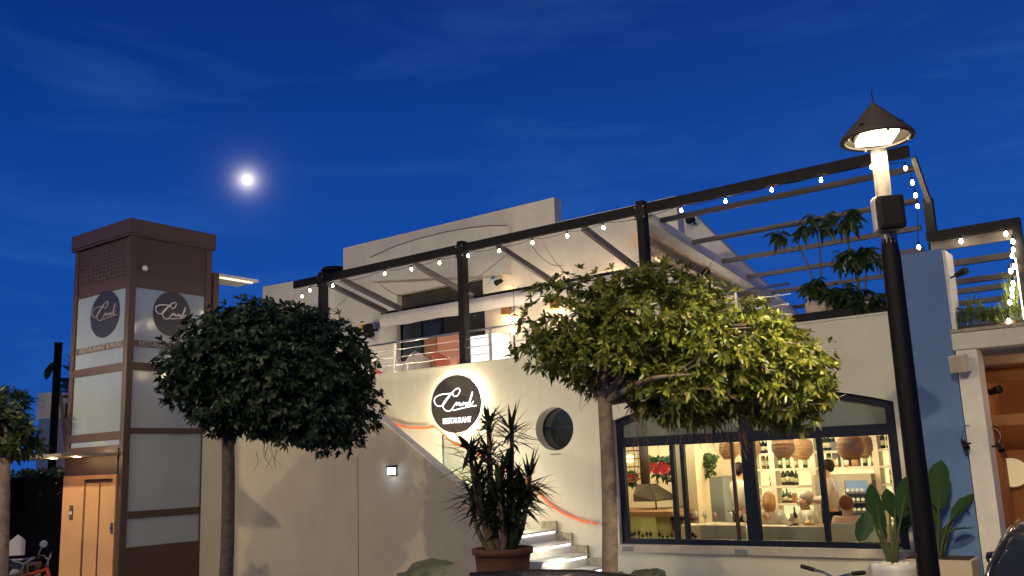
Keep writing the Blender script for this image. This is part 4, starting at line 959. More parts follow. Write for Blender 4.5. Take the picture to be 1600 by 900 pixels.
for (hx, hy, dd, Lp) in heads:
    h = atd(hx, hy, dy+dd); b0 = Vector((yc.x+(h.x-yc.x)*0.3, yc.y+(h.y-yc.y)*0.3+rg.uniform(-.05, .05), zr_-0.06))
    mid = b0.lerp(h, 0.5)+Vector(((h.x-yc.x)*0.15, 0, -0.05))
    mb.tube(smoothpath([b0, mid, h], 5), [0.035-0.012*k/10 for k in range(11)], 8)
    L_ = 1.05*Lp*dy/FPX
    for k in range(41):
        a = rg.uniform(0, 6.283); el = math.acos(rg.uniform(-0.55, 1)); d = Vector((math.sin(el)*math.cos(a), math.sin(el)*math.sin(a), math.cos(el)))
        s_ = d.cross(Vector((0, 0, 1))); s_ = s_.normalized() if s_.length > 1e-3 else Vector((1, 0, 0)); l = L_*rg.uniform(0.75, 1.15); w_ = 0.023
        o_ = h.lerp(b0, rg.random()**1.5*(0.16 if hy < 720 else 0.3)); nrm = s_.cross(d)
        b = len(Vy); dr_ = Vector((0, 0, -l*0.12*rg.random()))
        Vy += [o_-s_*w_*0.5, o_+s_*w_*0.5, o_+d*l*0.4-s_*w_+nrm*0.006, o_+d*l*0.4+s_*w_+nrm*0.006, o_+d*l*0.4-nrm*0.002, o_+d*l+dr_]
        Fy += [(b, b+4, b+2), (b, b+1, b+4), (b+1, b+3, b+4), (b+2, b+4, b+5), (b+4, b+3, b+5)]
mb.build('stems', mat('yucca_stem', (0.13, 0.09, 0.06), 0.9, var=0.3, scale=30, bump=0.8), yu, True)
mesh_raw('leaves', Vy, Fy, leafmat('yucca_leaf', (0.008, 0.022, 0.009), (0.025, 0.048, 0.016), 0.4, 0.1), yu)
o = MB().tube([(yc.x+0.17, yc.y-0.05, zr_-0.06), (yc.x+0.20, yc.y-0.03, zr_+0.3), (yc.x+0.19, yc.y-0.03, zr_+0.52)], [0.05, 0.055, 0.03], 8).build('offshoot', leaf_shade_tint, yu, True)

# broad-leaf plants
def bigleaf(mb, base, tip, width, fold=0.15, n=8, drop=0.0, up=Vector((0, 0, 1))):
    base = Vector(base); tip = Vector(tip); d = (tip-base); L = d.length; d.normalize()
    s = d.cross(up); s = s.normalized() if s.length > 1e-3 else Vector((1, 0, 0)); nrm = s.cross(d); vs = []; fs = []
    for i in range(n+1):
        t = i/n; w_ = width/2*math.sin(math.pi*min(1, t*0.94+0.04))**0.7*(1.0 if t < 0.98 else 0.2)*(1+0.10*math.sin(i*2.3+L*53)); c = base+s*0.03*L*math.sin(t*4+L*31)+d*L*t+Vector((0, 0, -drop*t*t))
        vs += [c-s*w_+nrm*w_*fold, c-s*w_*0.5+nrm*w_*fold*0.75, c-nrm*0.004, c+s*w_*0.5+nrm*w_*fold*0.75, c+s*w_*0.94+nrm*w_*fold*(1+0.5*math.sin(i*1.9))]
    for i in range(n):
        for j in range(4): fs.append((i*5+j, i*5+j+1, i*5+j+6, i*5+j+5))
    mb.addm(vs, fs)
bigm = leafmat('broad_leaf', (0.035, 0.085, 0.02), (0.05, 0.11, 0.03), 0.35, 0.25)
bigd = leafmat('broad_leaf_dark', (0.015, 0.045, 0.015), (0.03, 0.07, 0.02), 0.35, 0.2)
def bigplant(name, label, base, stemz, leaves, dist, potfn, facing=None, m_=bigm):
    t = thing(name, label, 'plant', base)
    potfn(t)
    for (bx, by, tx_, ty_, wd, dd) in leaves:
        a = atd(bx, by, dist+dd); b = atd(tx_, ty_, dist+dd-0.05)
        s0 = Vector((base[0]+(a.x-base[0])*0.15, base[1]+(a.y-base[1])*0.15, stemz))
        lf = MB(); bigleaf(lf, a, b, wd, up=(-FW if True else Vector((0, 0, 1))).cross((b-a).normalized()).cross((b-a).normalized()) if False else (b-a).normalized().cross(RT).normalized() if abs((b-a).normalized().dot(UP)) > 0.6 else Vector((0, 0, 1)), drop=0.02)
        lo = lf.build('leaf', m_, t, True)
        MB().tube(smoothpath([s0, s0.lerp(a, 0.55)+Vector((0, 0, 0.06)), a, a.lerp(b, 0.5)], 4), [0.018-0.013*k/12 for k in range(13)], 6).build('stalk', mat('stalk_green', (0.06, 0.08, 0.03), 0.6), lo, True)
    return t
whitepot = mat('white_glazed_pot', (0.55, 0.55, 0.58), 0.25)
d4 = 10.6
pc1 = atd(1396, 880, d4); pr = (atd(1430, 880, d4)-atd(1362, 880, d4)).length/2
def pot1(t):
    zz = pc1.z
    MB().lathe([(pr*0.55, 0.13), (pr*0.85, zz-0.25), (pr*1.0, zz-0.06), (pr*1.02, zz), (pr*0.96, zz+0.005), (pr*0.92, zz-0.05)], (pc1.x, pc1.y, 0), 36).build('pot', whitepot, t, True)
    MB().lathe([(0, zz-0.04), (pr*0.93, zz-0.05), (0, zz-0.08)], (pc1.x, pc1.y, 0), 20).build('soil', soil, t)
    rr = random.Random(2); mb = MB()
    for _ in range(14):
        a = rr.uniform(0, 6.28); q = Vector((pc1.x+pr*0.7*math.cos(a)*rr.random(), pc1.y+pr*0.7*math.sin(a), zz-0.01)); mb.lathe([(0, -0.03), (0.04, 0), (0.02, 0.03), (0, 0.035)], q, 6)
    mb.build('pebbles', white, t)
bigplant('bird_of_paradise', 'bird of paradise plant in a white pot under the right end of the arched window', (pc1.x, pc1.y, 0.13), pc1.z-0.04,
    [(1378, 832, 1361, 752, 0.20, 0), (1366, 800, 1358, 760, 0.02, 0), (1372, 850, 1337, 845, 0.10, 0.1), (1355, 800, 1343, 845, 0.20, -0.1), (1398, 810, 1385, 760, 0.18, 0.1), (1408, 810, 1420, 740, 0.26, -0.1), (1400, 790, 1432, 800, 0.22, 0.0), (1396, 830, 1440, 815, 0.2, 0.1), (1392, 850, 1420, 862, 0.2, 0.2), (1388, 780, 1370, 770, 0.1, 0.15), (1410, 770, 1438, 748, 0.2, 0.2), (1385, 850, 1375, 815, 0.08, 0.05), (1402, 830, 1425, 790, 0.24, 0.2)], d4, pot1, m_=bigd)
d5 = 10.9
pc2 = atd(1480, 872, d5)
def pot2(t):
    zz = pc2.z; a = 0.36
    mb = MB(); mb.box(-a, a, -a*0.6, a*0.6, 0.13, zz, Matrix.Translation((pc2.x-0.07, pc2.y, 0))); mb.build('planter_box', mat('beige_box', (0.50, 0.42, 0.34), 0.8, var=0.08, bump=0.3), t, bevel=0.012)
    MB().box(pc2.x-0.07-a+0.03, pc2.x-0.07+a-0.03, pc2.y-a*0.6+0.03, pc2.y+a*0.6-0.03, zz+0.001, zz+0.012).build('soil', soil, t)
bigplant('banana_plant', 'broad leaved plant with one tall oval leaf in a beige box before the blue pillar', (pc2.x-0.1, pc2.y, 0.13), pc2.z,
    [(1466, 795, 1471, 716, 0.30, 0), (1470, 790, 1484, 776, 0.10, 0.05), (1486, 812, 1520, 768, 0.14, 0), (1500, 790, 1516, 800, 0.07, 0.05), (1482, 830, 1521, 822, 0.16, -0.05), (1470, 845, 1485, 815, 0.12, 0.1), (1459, 820, 1462, 770, 0.12, 0.1), (1455, 850, 1448, 790, 0.14, 0.1)], d5, pot2)
o = MB().lathe([(0.17, 0.13), (0.20, 0.55), (0.20, 0.93), (0.18, 0.93), (0.18, 0.2), (0, 0.2)], (0, 0, 0), 20).build('litter_bin', black, None, True); q = atd(1532, 870, 11.3); o.location = (q.x, q.y, q.z-0.93); o.location.z = max(0, q.z-0.93)
tag(o, 'black round bin at the foot of the white column', 'bin')

# schefflera and pots on the terrace parapet at right
def umbrella_plant(label, potp, potr, poth, stems, potm, seed, trough=False):
    t = thing('potted_schefflera', label, 'plant', potp); x, y, z = potp; rr = random.Random(seed)
    if trough: MB().box(x-0.9, x+0.75, y-0.14, y+0.14, z, z+poth).build('trough', potm, t)
    else: MB().lathe([(potr*0.7, 0), (potr, poth*0.55), (potr*0.95, poth), (potr*0.85, poth), (potr*0.8, poth-0.03), (0, poth-0.03)], potp, 24).build('pot', potm, t, True)
    mb = MB(); C = []; A = []
    for (sx_, sy_, hx, hy, nn, sp) in stems:
        a = at(sx_, sy_, y); a.z = max(a.z, z+poth-0.03); h = at(hx, hy, y)
        mb.tube(smoothpath([a, a.lerp(h, 0.5)+Vector((0.03, 0.03, 0)), h], 4), 0.012, 6)
        for k in range(nn):
            d = Vector((rr.uniform(-1, 1), rr.uniform(-1, 1), rr.uniform(-0.25, 0.8))); e = h+d*sp
            mb.tube([h, e], 0.005, 4); C.append(e); A.append((Vector((d.x*0.4, d.y*0.4, -0.55))))
    mb.build('stems', mat('stalk_brown', (0.12, 0.09, 0.06), 0.8), t, True)
    V, Fc = leafcloud(C, A, 0.17, 0.055, 8, seed, (35, 85), curl=0.35); mesh_raw('leaves', V, Fc, leafmat('scheff', (0.02, 0.05, 0.015), (0.06, 0.10, 0.03), 0.35, 0.25) if 'scheff' not in bpy.data.materials else bpy.data.materials['scheff'], t)
pz = 3.90
q = at(1283, 490, 12.25)
umbrella_plant('tall thin stemmed umbrella plant in a beige pot on the parapet', (q.x, 12.25, pz), 0.20, 0.27, [(1283, 495, 1240, 368, 9, 0.22), (1283, 495, 1275, 352, 5, 0.18), (1300, 497, 1305, 462, 20, 0.24), (1285, 495, 1283, 450, 9, 0.16)], mat('beige_pot', (0.48, 0.41, 0.32), 0.8, var=0.1), 4)
q = at(1345, 490, 12.2)
umbrella_plant('large umbrella plant in a dark trough on the parapet behind the lamp pole', (q.x, 12.2, pz-0.02), 0.2, 0.14, [(1345, 490, 1316, 352, 13, 0.24), (1340, 490, 1336, 405, 12, 0.20), (1345, 490, 1352, 400, 5, 0.16), (1335, 490, 1325, 470, 8, 0.18), (1350, 490, 1345, 470, 8, 0.2), (1360, 490, 1372, 470, 8, 0.18)], black, 9, True)
q = at(1240, 480, 13.6); o = MB().lathe([(0.0, 0), (0.22, 0.02), (0.24, 0.3), (0.2, 0.55), (0.1, 0.62), (0, 0.64)], (q.x, 13.6, TF+0.1), 16).build('round_pot', blackm, None, True); tag(o, 'dark rounded urn behind the parapet left of the umbrella plants', 'urn')
q = at(1327, 480, 13.2); o = MB().box(q.x-0.2, q.x+0.3, 13.2, 13.5, TF, q.z+0.06).build('side_table', white, None, bevel=0.01); tag(o, 'white side table on the terrace between the umbrella plants', 'table')
# herbs in the right planter
rr = random.Random(8); mb = MB(); C = []; A = []
hp = thing('planter_herbs', 'planter of light green herbs and grasses on the ledge under the low pergola', 'plants', (-1.8, 12.15, 3.56))
hx0, hx1 = at(1500, 500, 12.1).x, at(1598, 500, 12.1).x
MB().box(hx0, hx1+1.5, 12.02, 12.30, 3.562, 3.62).build('soil', soil, hp)
for k in range(260):
    x = rr.uniform(hx0, hx1+0.3); u = (x-hx0)/(hx1-hx0); hgt = (0.10+0.10*rr.random())*(1+1.1*math.exp(-((u-0.22)/0.12)**2)+2.3*math.exp(-((u-0.86)/0.10)**2)); b = Vector((x, 12.05+0.22*rr.random(), 3.61))
    e = b+Vector((rr.uniform(-.07, .07), rr.uniform(-.05, .05), hgt)); mb.tube([b, e], [0.004, 0.002], 3)
    for j in range(4): C.append(b.lerp(e, rr.uniform(0.3, 1))); A.append(Vector((rr.uniform(-.6, .6), rr.uniform(-.6, .6), 1)))
o = mb.build('stems', mat('herb_stem', (0.15, 0.18, 0.07), 0.7), hp)
V, Fc = leafcloud(C, A, 0.06, 0.014, 5, 31, (20, 80)); o = mesh_raw('leaves', V, Fc, leafmat('herb', (0.07, 0.13, 0.03), (0.2, 0.25, 0.08), 0.5, 0.3), hp); o['kind'] = 'stuff'

# ================================================================ LEFT BACKGROUND
NB = thing('neighbour_building', 'pinkish terraced building with dark balcony to the left of the lift tower', 'building', (-19.5, 14, 0))
nY = 13.5
def nx(px, py=640, Y=nY): return at(px, py, Y).x
def nz(px, py, Y=nY): return at(px, py, Y).z
pink = mat('pink_plaster', (0.40, 0.33, 0.33), 0.9, var=0.08, bump=0.3)
MB().box(nx(82), -17.5, nY, nY+3, 0.1, nz(95, 655)).build('wall', pink, NB)
MB().box(nx(64), nx(82)-0.002, nY-0.05, nY+3, 0.1, nz(70, 654)).build('corner_wall', mat('blue_grey', (0.2, 0.28, 0.42), 0.9, var=0.08), NB)
MB().box(nx(57), nx(70), nY+0.01, nY+3, nz(70, 654)+0.003, nz(66, 614)).build('parapet', plaster_up, NB)
MB().box(nx(70)+0.002, -17.5, nY+0.6, nY+3, nz(95, 655)+0.002, nz(95, 626)).build('dark_balcony', mat('dark_brown', (0.05, 0.03, 0.03), 0.6), NB)
MB().box(nx(80), -17.5, nY+0.3, nY+0.6, nz(95, 619), nz(95, 615)).build('balcony_roof', mat('roof_brown', (0.12, 0.06, 0.04), 0.6), NB)
MB().box(nx(99), -17.6, nY+0.35, nY+0.58, nz(100, 650), nz(100, 632)).build('white_panel', pink, NB)
hdg = MB().box(-60, -17.3, 10.5, 10.7, 0, 2.32).build('boundary_wall', mat('fence_shade_black', (0.003, 0.003, 0.004), 0.95, var=0.3, bump=0.5, spec=0.05)); tag(hdg, 'boundary wall with deep shade painted black behind the parked bikes', 'wall')  # near-black colour carries the deep shade on this wall
rr = random.Random(12); C = []; A = []
hg = thing('dark_hedge', 'nearly black hedge on top of the boundary wall at far left', 'hedge', (-22, 10.9, 0))
for k in range(900): C.append(Vector((rr.uniform(-30, -18.2), 10.85+rr.uniform(-.3, .3), 1.6+rr.random()**0.5*0.85))); A.append(Vector((rr.uniform(-1, 1), -1, rr.uniform(0, 1))))
V, Fc = leafcloud(C, A, 0.16, 0.06, 6, 12); o = mesh_raw('foliage', V, Fc, leaf_shade_tint, hg); o['kind'] = 'stuff'
bpp = at(88, 600, 12.8)
o = MB().lathe([(0.10, 0), (0.10, at(90, 539, 12.8).z), (0.115, at(90, 539, 12.8).z+0.005), (0.115, at(90, 539, 12.8).z+0.06), (0, at(90, 539, 12.8).z+0.06)], (0, 0, 0), 16).build('chimney_pipe', black, None, True); o.location = (bpp.x, 12.8, 0)
tag(o, 'black round flue pipe rising left of the lift tower', 'pipe')
# bent palm leaf and palm crowns
ban = thing('banana_plant', 'dark banana leaves drooping behind the black flue pipe', 'plant', (bpp.x, 13.3, 3.3))
for (bx, by, tx_, ty_, wd) in ((90, 585, 84, 566, 0.25), (88, 567, 80, 569, 0.25), (81, 568, 73, 592, 0.30), (95, 600, 115, 612, 0.5), (98, 590, 112, 605, 0.45), (96, 610, 110, 614, 0.4), (96, 570, 106, 576, 0.14), (104, 573, 114, 583, 0.10)):
    lf = MB(); bigleaf(lf, at(bx, by, 13.2), at(tx_, ty_, 13.15), wd, drop=0.03); lf.build('leaf', bigd, ban, True)
MB().tube([(bpp.x+0.05, 13.3, 2.2), at(90, 580, 13.25)], 0.05, 8).build('stem', bark, ban, True)
pm = thing('spiky_palm', 'spiky palm fan showing left of the lift tower above the flue pipe level', 'palm', at(118, 600, 13.2)-Vector((0, 0, 2.0)))
h = at(119, 552, 13.2); mb = MB(); rr = random.Random(5)
for k in range(30):
    a = R(rr.uniform(60, 300)); d = Vector((math.cos(a), rr.uniform(-.5, .3), math.sin(a)*0.9)); bigleaf(mb, h+Vector((0, 0, rr.uniform(-.3, .1))), h+d.normalized()*0.42+Vector((0, 0, rr.uniform(-.3, .1))), 0.05, n=3)
mb.build('fronds', leafmat('palmleaf', (0.03, 0.07, 0.04), (0.06, 0.10, 0.06), 0.5, 0.1), pm); MB().tube([h, h-Vector((0, 0, 1.8))], 0.05, 8).build('stem', bark, pm)

# ================================================================ VEHICLES
def wheelmesh(r_, wd, mt): pass
tyre = mat('tyre', (0.015, 0.015, 0.015), 0.8); rimm = mat('alloy', (0.55, 0.55, 0.55), 0.3, metal=0.9)
def carpaint(name, c): 
    M = mat(name, c, 0.25, spec=0.6); M.node_tree.nodes['Principled BSDF'].inputs['Coat Weight'].default_value = 1.0; M.node_tree.nodes['Principled BSDF'].inputs['Coat Roughness'].default_value = 0.04; return M
carglass = mat('car_glass', (0.01, 0.012, 0.014), 0.04, spec=0.9, ior=1.6)
def car(label, loc, rz, paint, L=4.1, Wd=1.75, H=1.46, roof=(0.30, 0.86), rails=False):
    t = thing('parked_car', label, 'car', loc, None, rz); Mx = Matrix.Translation(Vector(loc)) @ Matrix.Rotation(rz, 4, 'Z')
    xs_ = [0, 0.03, 0.10, 0.22, 0.34, 0.46, 0.60, 0.74, 0.86, 0.95, 0.99, 1.0]
    zs_ = [0.62, 0.72, 0.80, 0.86, 0.92, 0.93, 0.93, 0.94, 0.95, 0.93, 0.85, 0.70]; ws_ = [0.60, 0.76, 0.90, 0.97, 1, 1, 1, 1, 0.98, 0.93, 0.86, 0.75]
    vs = []; fs = []
    sec = [(-0.98, 0.26), (-1.0, 0.45), (-0.99, 0.75), (-0.93, 0.95), (-0.80, 1.0), (0, 1.03), (0.80, 1.0), (0.93, 0.95), (0.99, 0.75), (1.0, 0.45), (0.98, 0.26)]
    for xx, zz, ww in zip(xs_, zs_, ws_):
        for (a, b) in sec: vs.append(Mx @ Vector(((xx-0.5)*L, a*ww*Wd/2, 0.18+(zz-0.18)*(b-0.26)/0.77 if b > 0.26 else 0.22)))
    n = len(sec)
    for i in range(len(xs_)-1):
        for j in range(n-1): fs.append((i*n+j, i*n+j+1, (i+1)*n+j+1, (i+1)*n+j))
    fs.append(tuple(range(n))); fs.append(tuple((len(xs_)-1)*n+j for j in range(n)))
    MB().addm(vs, fs).build('body', paint, t, True)
    # greenhouse: profile (x fraction, z, half width)
    a0, a1 = roof; gp = [(a0-0.13, 0.93, 0.84), (a0+0.02, 1.22, 0.74), (a0+0.12, H-0.03, 0.66), (a0+0.25, H, 0.64), ((a0+a1)/2+0.08, H, 0.64), (a1-0.03, H-0.05, 0.65), (a1+0.05, 1.25, 0.73), (a1+0.11, 0.94, 0.82)]
    vs = []; fs = []
    for xx, zz, ww in gp:
        X_ = (xx-0.5)*L
        for (a, b) in ((-1, 0), (-1, 1)): pass
        wb = Wd/2*0.90; wt = ww*Wd/2
        vs += [Mx @ Vector((X_, -wb if zz < 1 else -(wb-(wb-wt)*0.0), 0.93)), Mx @ Vector((X_, -wt-(0.02 if zz < 1.3 else 0), zz-0.05 if zz > 1 else zz)), Mx @ Vector((X_, -wt*0.86, zz)), Mx @ Vector((X_, 0, zz+0.015)), Mx @ Vector((X_, wt*0.86, zz)), Mx @ Vector((X_, wt+(0.02 if zz < 1.3 else 0), zz-0.05 if zz > 1 else zz)), Mx @ Vector((X_, wb, 0.93))]
    for i in range(len(gp)-1):
        for j in range(6): fs.append((i*7+j, i*7+j+1, (i+1)*7+j+1, (i+1)*7+j))
    gl = MB(); gl.addm(vs, fs); gl.build('windows', carglass, t, True)
    # roof skin and pillars
    rf = MB(); rv = []
    idx = [1, 2, 3, 4, 5, 6]
    for i in (2, 3, 4, 5):
        for j in (1, 2, 3, 4, 5): rv.append(vs[i*7+j]+Vector((0, 0, 0.006)))
    ff = []
    for i in range(3):
        for j in range(4): ff.append((i*5+j, i*5+j+1, (i+1)*5+j+1, (i+1)*5+j))
    rf.addm(rv, ff); o = rf.build('roof', paint, t, True); o.modifiers.new('thick', 'SOLIDIFY').thickness = 0.012
    pl_ = MB()
    for sgn in (1, 5):
        path = [vs[i*7+sgn]+Vector((0, 0, 0.005)) for i in range(len(gp))]
        pl_.tube(path, 0.028, 6)
    for i in (3, 4):
        for sd_ in ((0, 1), (6, 5)): pl_.bar(vs[i*7+sd_[0]]+(vs[i*7+sd_[0]]-vs[i*7+3]).normalized()*0.004, vs[i*7+sd_[1]], 0.05, 0.03)
    pl_.build('pillars', paint, t, True)
    tr = MB()
    for j in (0, 6): tr.tube([vs[i*7+j]+Vector((0, 0, 0.01)) for i in range(len(gp))], 0.012, 6)
    tr.build('chrome_trim', steel, t, True)
    if rails:
        rl = MB()
        for j, sg_ in ((1, -1), (5, 1)): rl.tube([vs[i*7+j]+Vector((0, 0, 0.05)) for i in (2, 3, 4, 5)], 0.014, 6)
        rl.build('roof_rail', blackm, t, True)
    for sx_ in (-0.31, 0.31):
        for sy_ in (-1, 1):
            c = Mx @ Vector((sx_*L, sy_*(Wd/2-0.09), 0.32)); Mw = Matrix.Translation(c) @ Matrix.Rotation(rz, 4, 'Z') @ Matrix.Rotation(R(90), 4, 'X')
            wh = MB().lathe([(0.20, -0.10), (0.30, -0.10), (0.32, -0.06), (0.32, 0.06), (0.30, 0.10), (0.20, 0.10)], (0, 0, 0), 28, Mw).build('wheel', tyre, t, True)
            MB().lathe([(0, -0.07), (0.08, -0.08), (0.20, -0.06), (0.205, 0.06), (0.08, 0.08), (0, 0.07)], (0, 0, 0), 20, Mw).build('rim', rimm, wh, True)
    for sy_ in (-1, 1):
        c = Mx @ Vector(((a0-0.5-0.02)*L, sy_*(Wd/2+0.07), 1.0)); mr_ = MB(); mr_.lathe([(0, -0.10), (0.06, -0.08), (0.075, 0), (0.06, 0.08), (0, 0.10)], (0, 0, 0), 14, Matrix.Translation(c) @ Matrix.Rotation(rz, 4, 'Z') @ Matrix.Rotation(R(90), 4, 'X')); mr_.build('mirror', paint, t, True)
        c = Mx @ Vector((-0.475*L, sy_*0.62, 0.66)); MB().lathe([(0, -0.10), (0.07, -0.08), (0.09, 0), (0.07, 0.08), (0, 0.10)], (0, 0, 0), 14, Matrix.Translation(c) @ Matrix.Rotation(rz, 4, 'Z') @ Matrix.Rotation(R(90), 4, 'X')).build('headlight', whitepot, t, True)
        c = Mx @ Vector((0.485*L, sy_*0.66, 0.78)); MB().box(c.x-0.05, c.x+0.05, c.y-0.08, c.y+0.08, c.z-0.06, c.z+0.06).build('tail_light', mat('tail_red', (0.3, 0.01, 0.01), 0.2), t)
    return t
rc = atd(780, 893, 6.6)
H1 = rc.z-0.085
car('dark blue parked car whose roof just shows along the bottom edge below the yucca', (rc.x-0.42, rc.y+0.1, 0), 0.25+0.0, carpaint('blue_car', (0.012, 0.02, 0.09)), H=H1, roof=(0.33, 0.86), rails=True)
cc = atd(1698, 812, 9.0)
car('glossy black parked car entering at the bottom right corner beside the white column', (cc.x, cc.y, 0), R(-87), carpaint('black_car', (0.012, 0.012, 0.012)), H=1.50, roof=(0.27, 0.86))

def bike(label, loc, rz, fm, cat='bicycle', name='bicycle', r_=0.34, motor=False):
    t = thing(name, label, cat, loc, None, rz); Mx = Matrix.Translation(Vector(loc)) @ Matrix.Rotation(rz, 4, 'Z')
    P = lambda x, y, z: Mx @ Vector((x, y, z))
    for wx in (-0.55, 0.55):
        n = 28; ring = [P(wx+(r_-0.02)*math.cos(2*math.pi*k/n), 0, r_+(r_-0.02)*math.sin(2*math.pi*k/n)) for k in range(n)]
        wh = MB().tube(ring, 0.045 if motor else 0.022, 6, True).build('wheel', tyre, t, True)
        sp = MB()
        for k in range(10): a = 2*math.pi*k/10; sp.tube([P(wx, 0, r_), P(wx+(r_-0.03)*math.cos(a), 0, r_+(r_-0.03)*math.sin(a))], 0.003, 4)
        sp.build('spokes', steel, wh)
    fr = MB(); th = 0.03
    for a, b in (((-0.55, 0.34), (-0.12, 0.30)), ((-0.12, 0.30), (-0.22, 0.80)), ((-0.20, 0.74), (0.36, 0.86)), ((-0.12, 0.30), (0.37, 0.80)), ((-0.55, 0.34), (-0.20, 0.74)), ((0.34, 0.92), (0.42, 0.66))): fr.tube([P(a[0], 0, a[1]), P(b[0], 0, b[1])], th*0.75, 8)
    fr.build('frame', fm, t, True)
    fk = MB()
    for s_ in (-0.05, 0.05): fk.tube([P(0.42, s_, 0.66), P(0.55, s_, 0.34)], 0.014, 6)
    fk.build('fork', steel, t, True)
    hb = MB().tube([P(0.33, -0.31, 1.05), P(0.36, -0.12, 1.02), P(0.36, 0, 0.98), P(0.36, 0.12, 1.02), P(0.33, 0.31, 1.05)], 0.013, 8).build('handlebar', steel, t, True)
    for s_ in (-1, 1): MB().tube([P(0.33, s_*0.33, 1.055), P(0.345, s_*0.20, 1.035)], 0.019, 8).build('grip', blackm, hb, True)
    MB().tube([P(0.35, 0, 0.90), P(0.36, 0, 0.98)], 0.014, 6).build('stem', steel, t)
    MB().tube([P(-0.22, 0, 0.80), P(-0.25, 0, 0.93)], 0.013, 6).build('seat_post', steel, t)
    mb = MB(); mb.lathe([(0, -0.03), (0.06, -0.02), (0.075, 0.01), (0.05, 0.03), (0, 0.03)], (0, 0, 0), 16, Matrix.Translation(P(-0.26, 0, 0.95)) @ Matrix.Rotation(rz, 4, 'Z') @ Matrix.Diagonal((1.9, 1, 1, 1))); mb.build('saddle', blackm, t, True)
    MB().lathe([(0, -0.01), (0.09, -0.01), (0.09, 0.01), (0, 0.01)], P(-0.12, 0.05, 0.30), 16, Matrix.Rotation(rz, 4, 'Z') @ Matrix.Rotation(R(90), 4, 'X')).build('chainring', steel, t)
    return t
redf = mat('red_frame', (0.45, 0.05, 0.02), 0.35)
q = atd(30, 880, 13.0); bike('red framed bicycle parked left of the lift door', (q.x, q.y, 0.165), R(52), redf)
q = atd(2, 880, 12.6); bike('dark bicycle parked at the left edge beside the red one', (q.x-0.2, q.y+0.1, 0.165), R(20), mat('olive_frame', (0.08, 0.08, 0.05), 0.5))
q = atd(1262, 884, 8.2); t_ = bike('black bicycle whose handlebar shows just below the arched window', (0, 0, 0), 0, black)
# bring its left grip under the window
t_.location = (q.x+0.29*0.91-0.36*0.41, q.y-0.29*0.41-0.36*0.91, q.z-1.06); t_.rotation_euler = (0, 0, R(66))
def scooter(label, loc, rz):
    t = thing('motor_scooter', label, 'scooter', loc, None, rz); Mx = Matrix.Translation(Vector(loc)) @ Matrix.Rotation(rz, 4, 'Z'); P = lambda x, y, z: Mx @ Vector((x, y, z))
    for wx in (-0.62, 0.62):
        MB().lathe([(0.10, -0.05), (0.22, -0.05), (0.24, 0), (0.22, 0.05), (0.10, 0.05)], P(wx, 0, 0.24), 20, Matrix.Rotation(rz, 4, 'Z') @ Matrix.Rotation(R(90), 4, 'X')).build('wheel', tyre, t, True)
    prof = [(-0.85, 0.45), (-0.8, 0.75), (-0.2, 0.78), (-0.15, 0.35), (0.25, 0.33), (0.42, 0.95), (0.52, 0.92), (0.50, 0.30), (0.35, 0.24), (-0.6, 0.24)]
    mb = MB(); n = len(prof)
    mb.addm([P(x, s_*w_, z) for s_, w_ in ((-1, 0.14), (1, 0.14)) for x, z in prof], [tuple(range(n)), tuple(range(2*n-1, n-1, -1))]+[(i, i+n, (i+1) % n+n, (i+1) % n) for i in range(n)]); mb.build('body', mat('scooter_dark', (0.02, 0.025, 0.05), 0.3), t)
    MB().box(-0.8, -0.15, -0.15, 0.15, 0.78, 0.87, Mx).build('saddle', blackm, t, bevel=0.03)
    MB().prism([(-0.2, 0.95), (0.2, 0.95), (0.2, 1.22), (0, 1.33), (-0.2, 1.22)], 'x', 0.44, 0.46).build('windscreen', mat('screen_white', (0.55, 0.52, 0.55), 0.4), t) if False else None
    mb = MB(); pr_ = [(-0.10, 1.06), (0.10, 1.06), (0.10, 1.26), (0, 1.34), (-0.10, 1.26)]
    mb.addm([P(x, a, b) for x in (0.47, 0.485) for a, b in pr_], [(0, 1, 2, 3, 4), (9, 8, 7, 6, 5)]+[(i, i+5, (i+1) % 5+5, (i+1) % 5) for i in range(5)]); mb.build('windscreen', mat('screen_white', (0.55, 0.52, 0.55), 0.4), t)
    hb = MB().tube([P(0.36, -0.34, 1.02), P(0.44, -0.1, 1.0), P(0.44, 0.1, 1.0), P(0.36, 0.34, 1.02)], 0.016, 8).build('handlebar', steel, t, True)
    for s_ in (-1, 1):
        m_ = MB().tube([P(0.40, s_*0.25, 1.02), P(0.42, s_*0.30, 1.16)], 0.006, 5).build('mirror_arm', steel, t)
        MB().lathe([(0, -0.01), (0.05, -0.008), (0.05, 0.008), (0, 0.01)], P(0.42, s_*0.32, 1.19), 14, Matrix.Rotation(rz, 4, 'Z') @ Matrix.Rotation(R(90), 4, 'Y')).build('mirror', steel, m_)
    MB().lathe([(0, -0.02), (0.06, 0), (0.07, 0.03), (0, 0.05)], P(0.53, 0, 0.82), 14, Matrix.Rotation(rz, 4, 'Z') @ Matrix.Rotation(R(90), 4, 'Y')).build('headlight', whitepot, t, True)
q = atd(37, 838, 13.6); scooter('dark scooter with pale windscreen parked behind the red bicycle', (q.x, q.y, 0.162), math.atan2(-q.y, -q.x)-0.15)
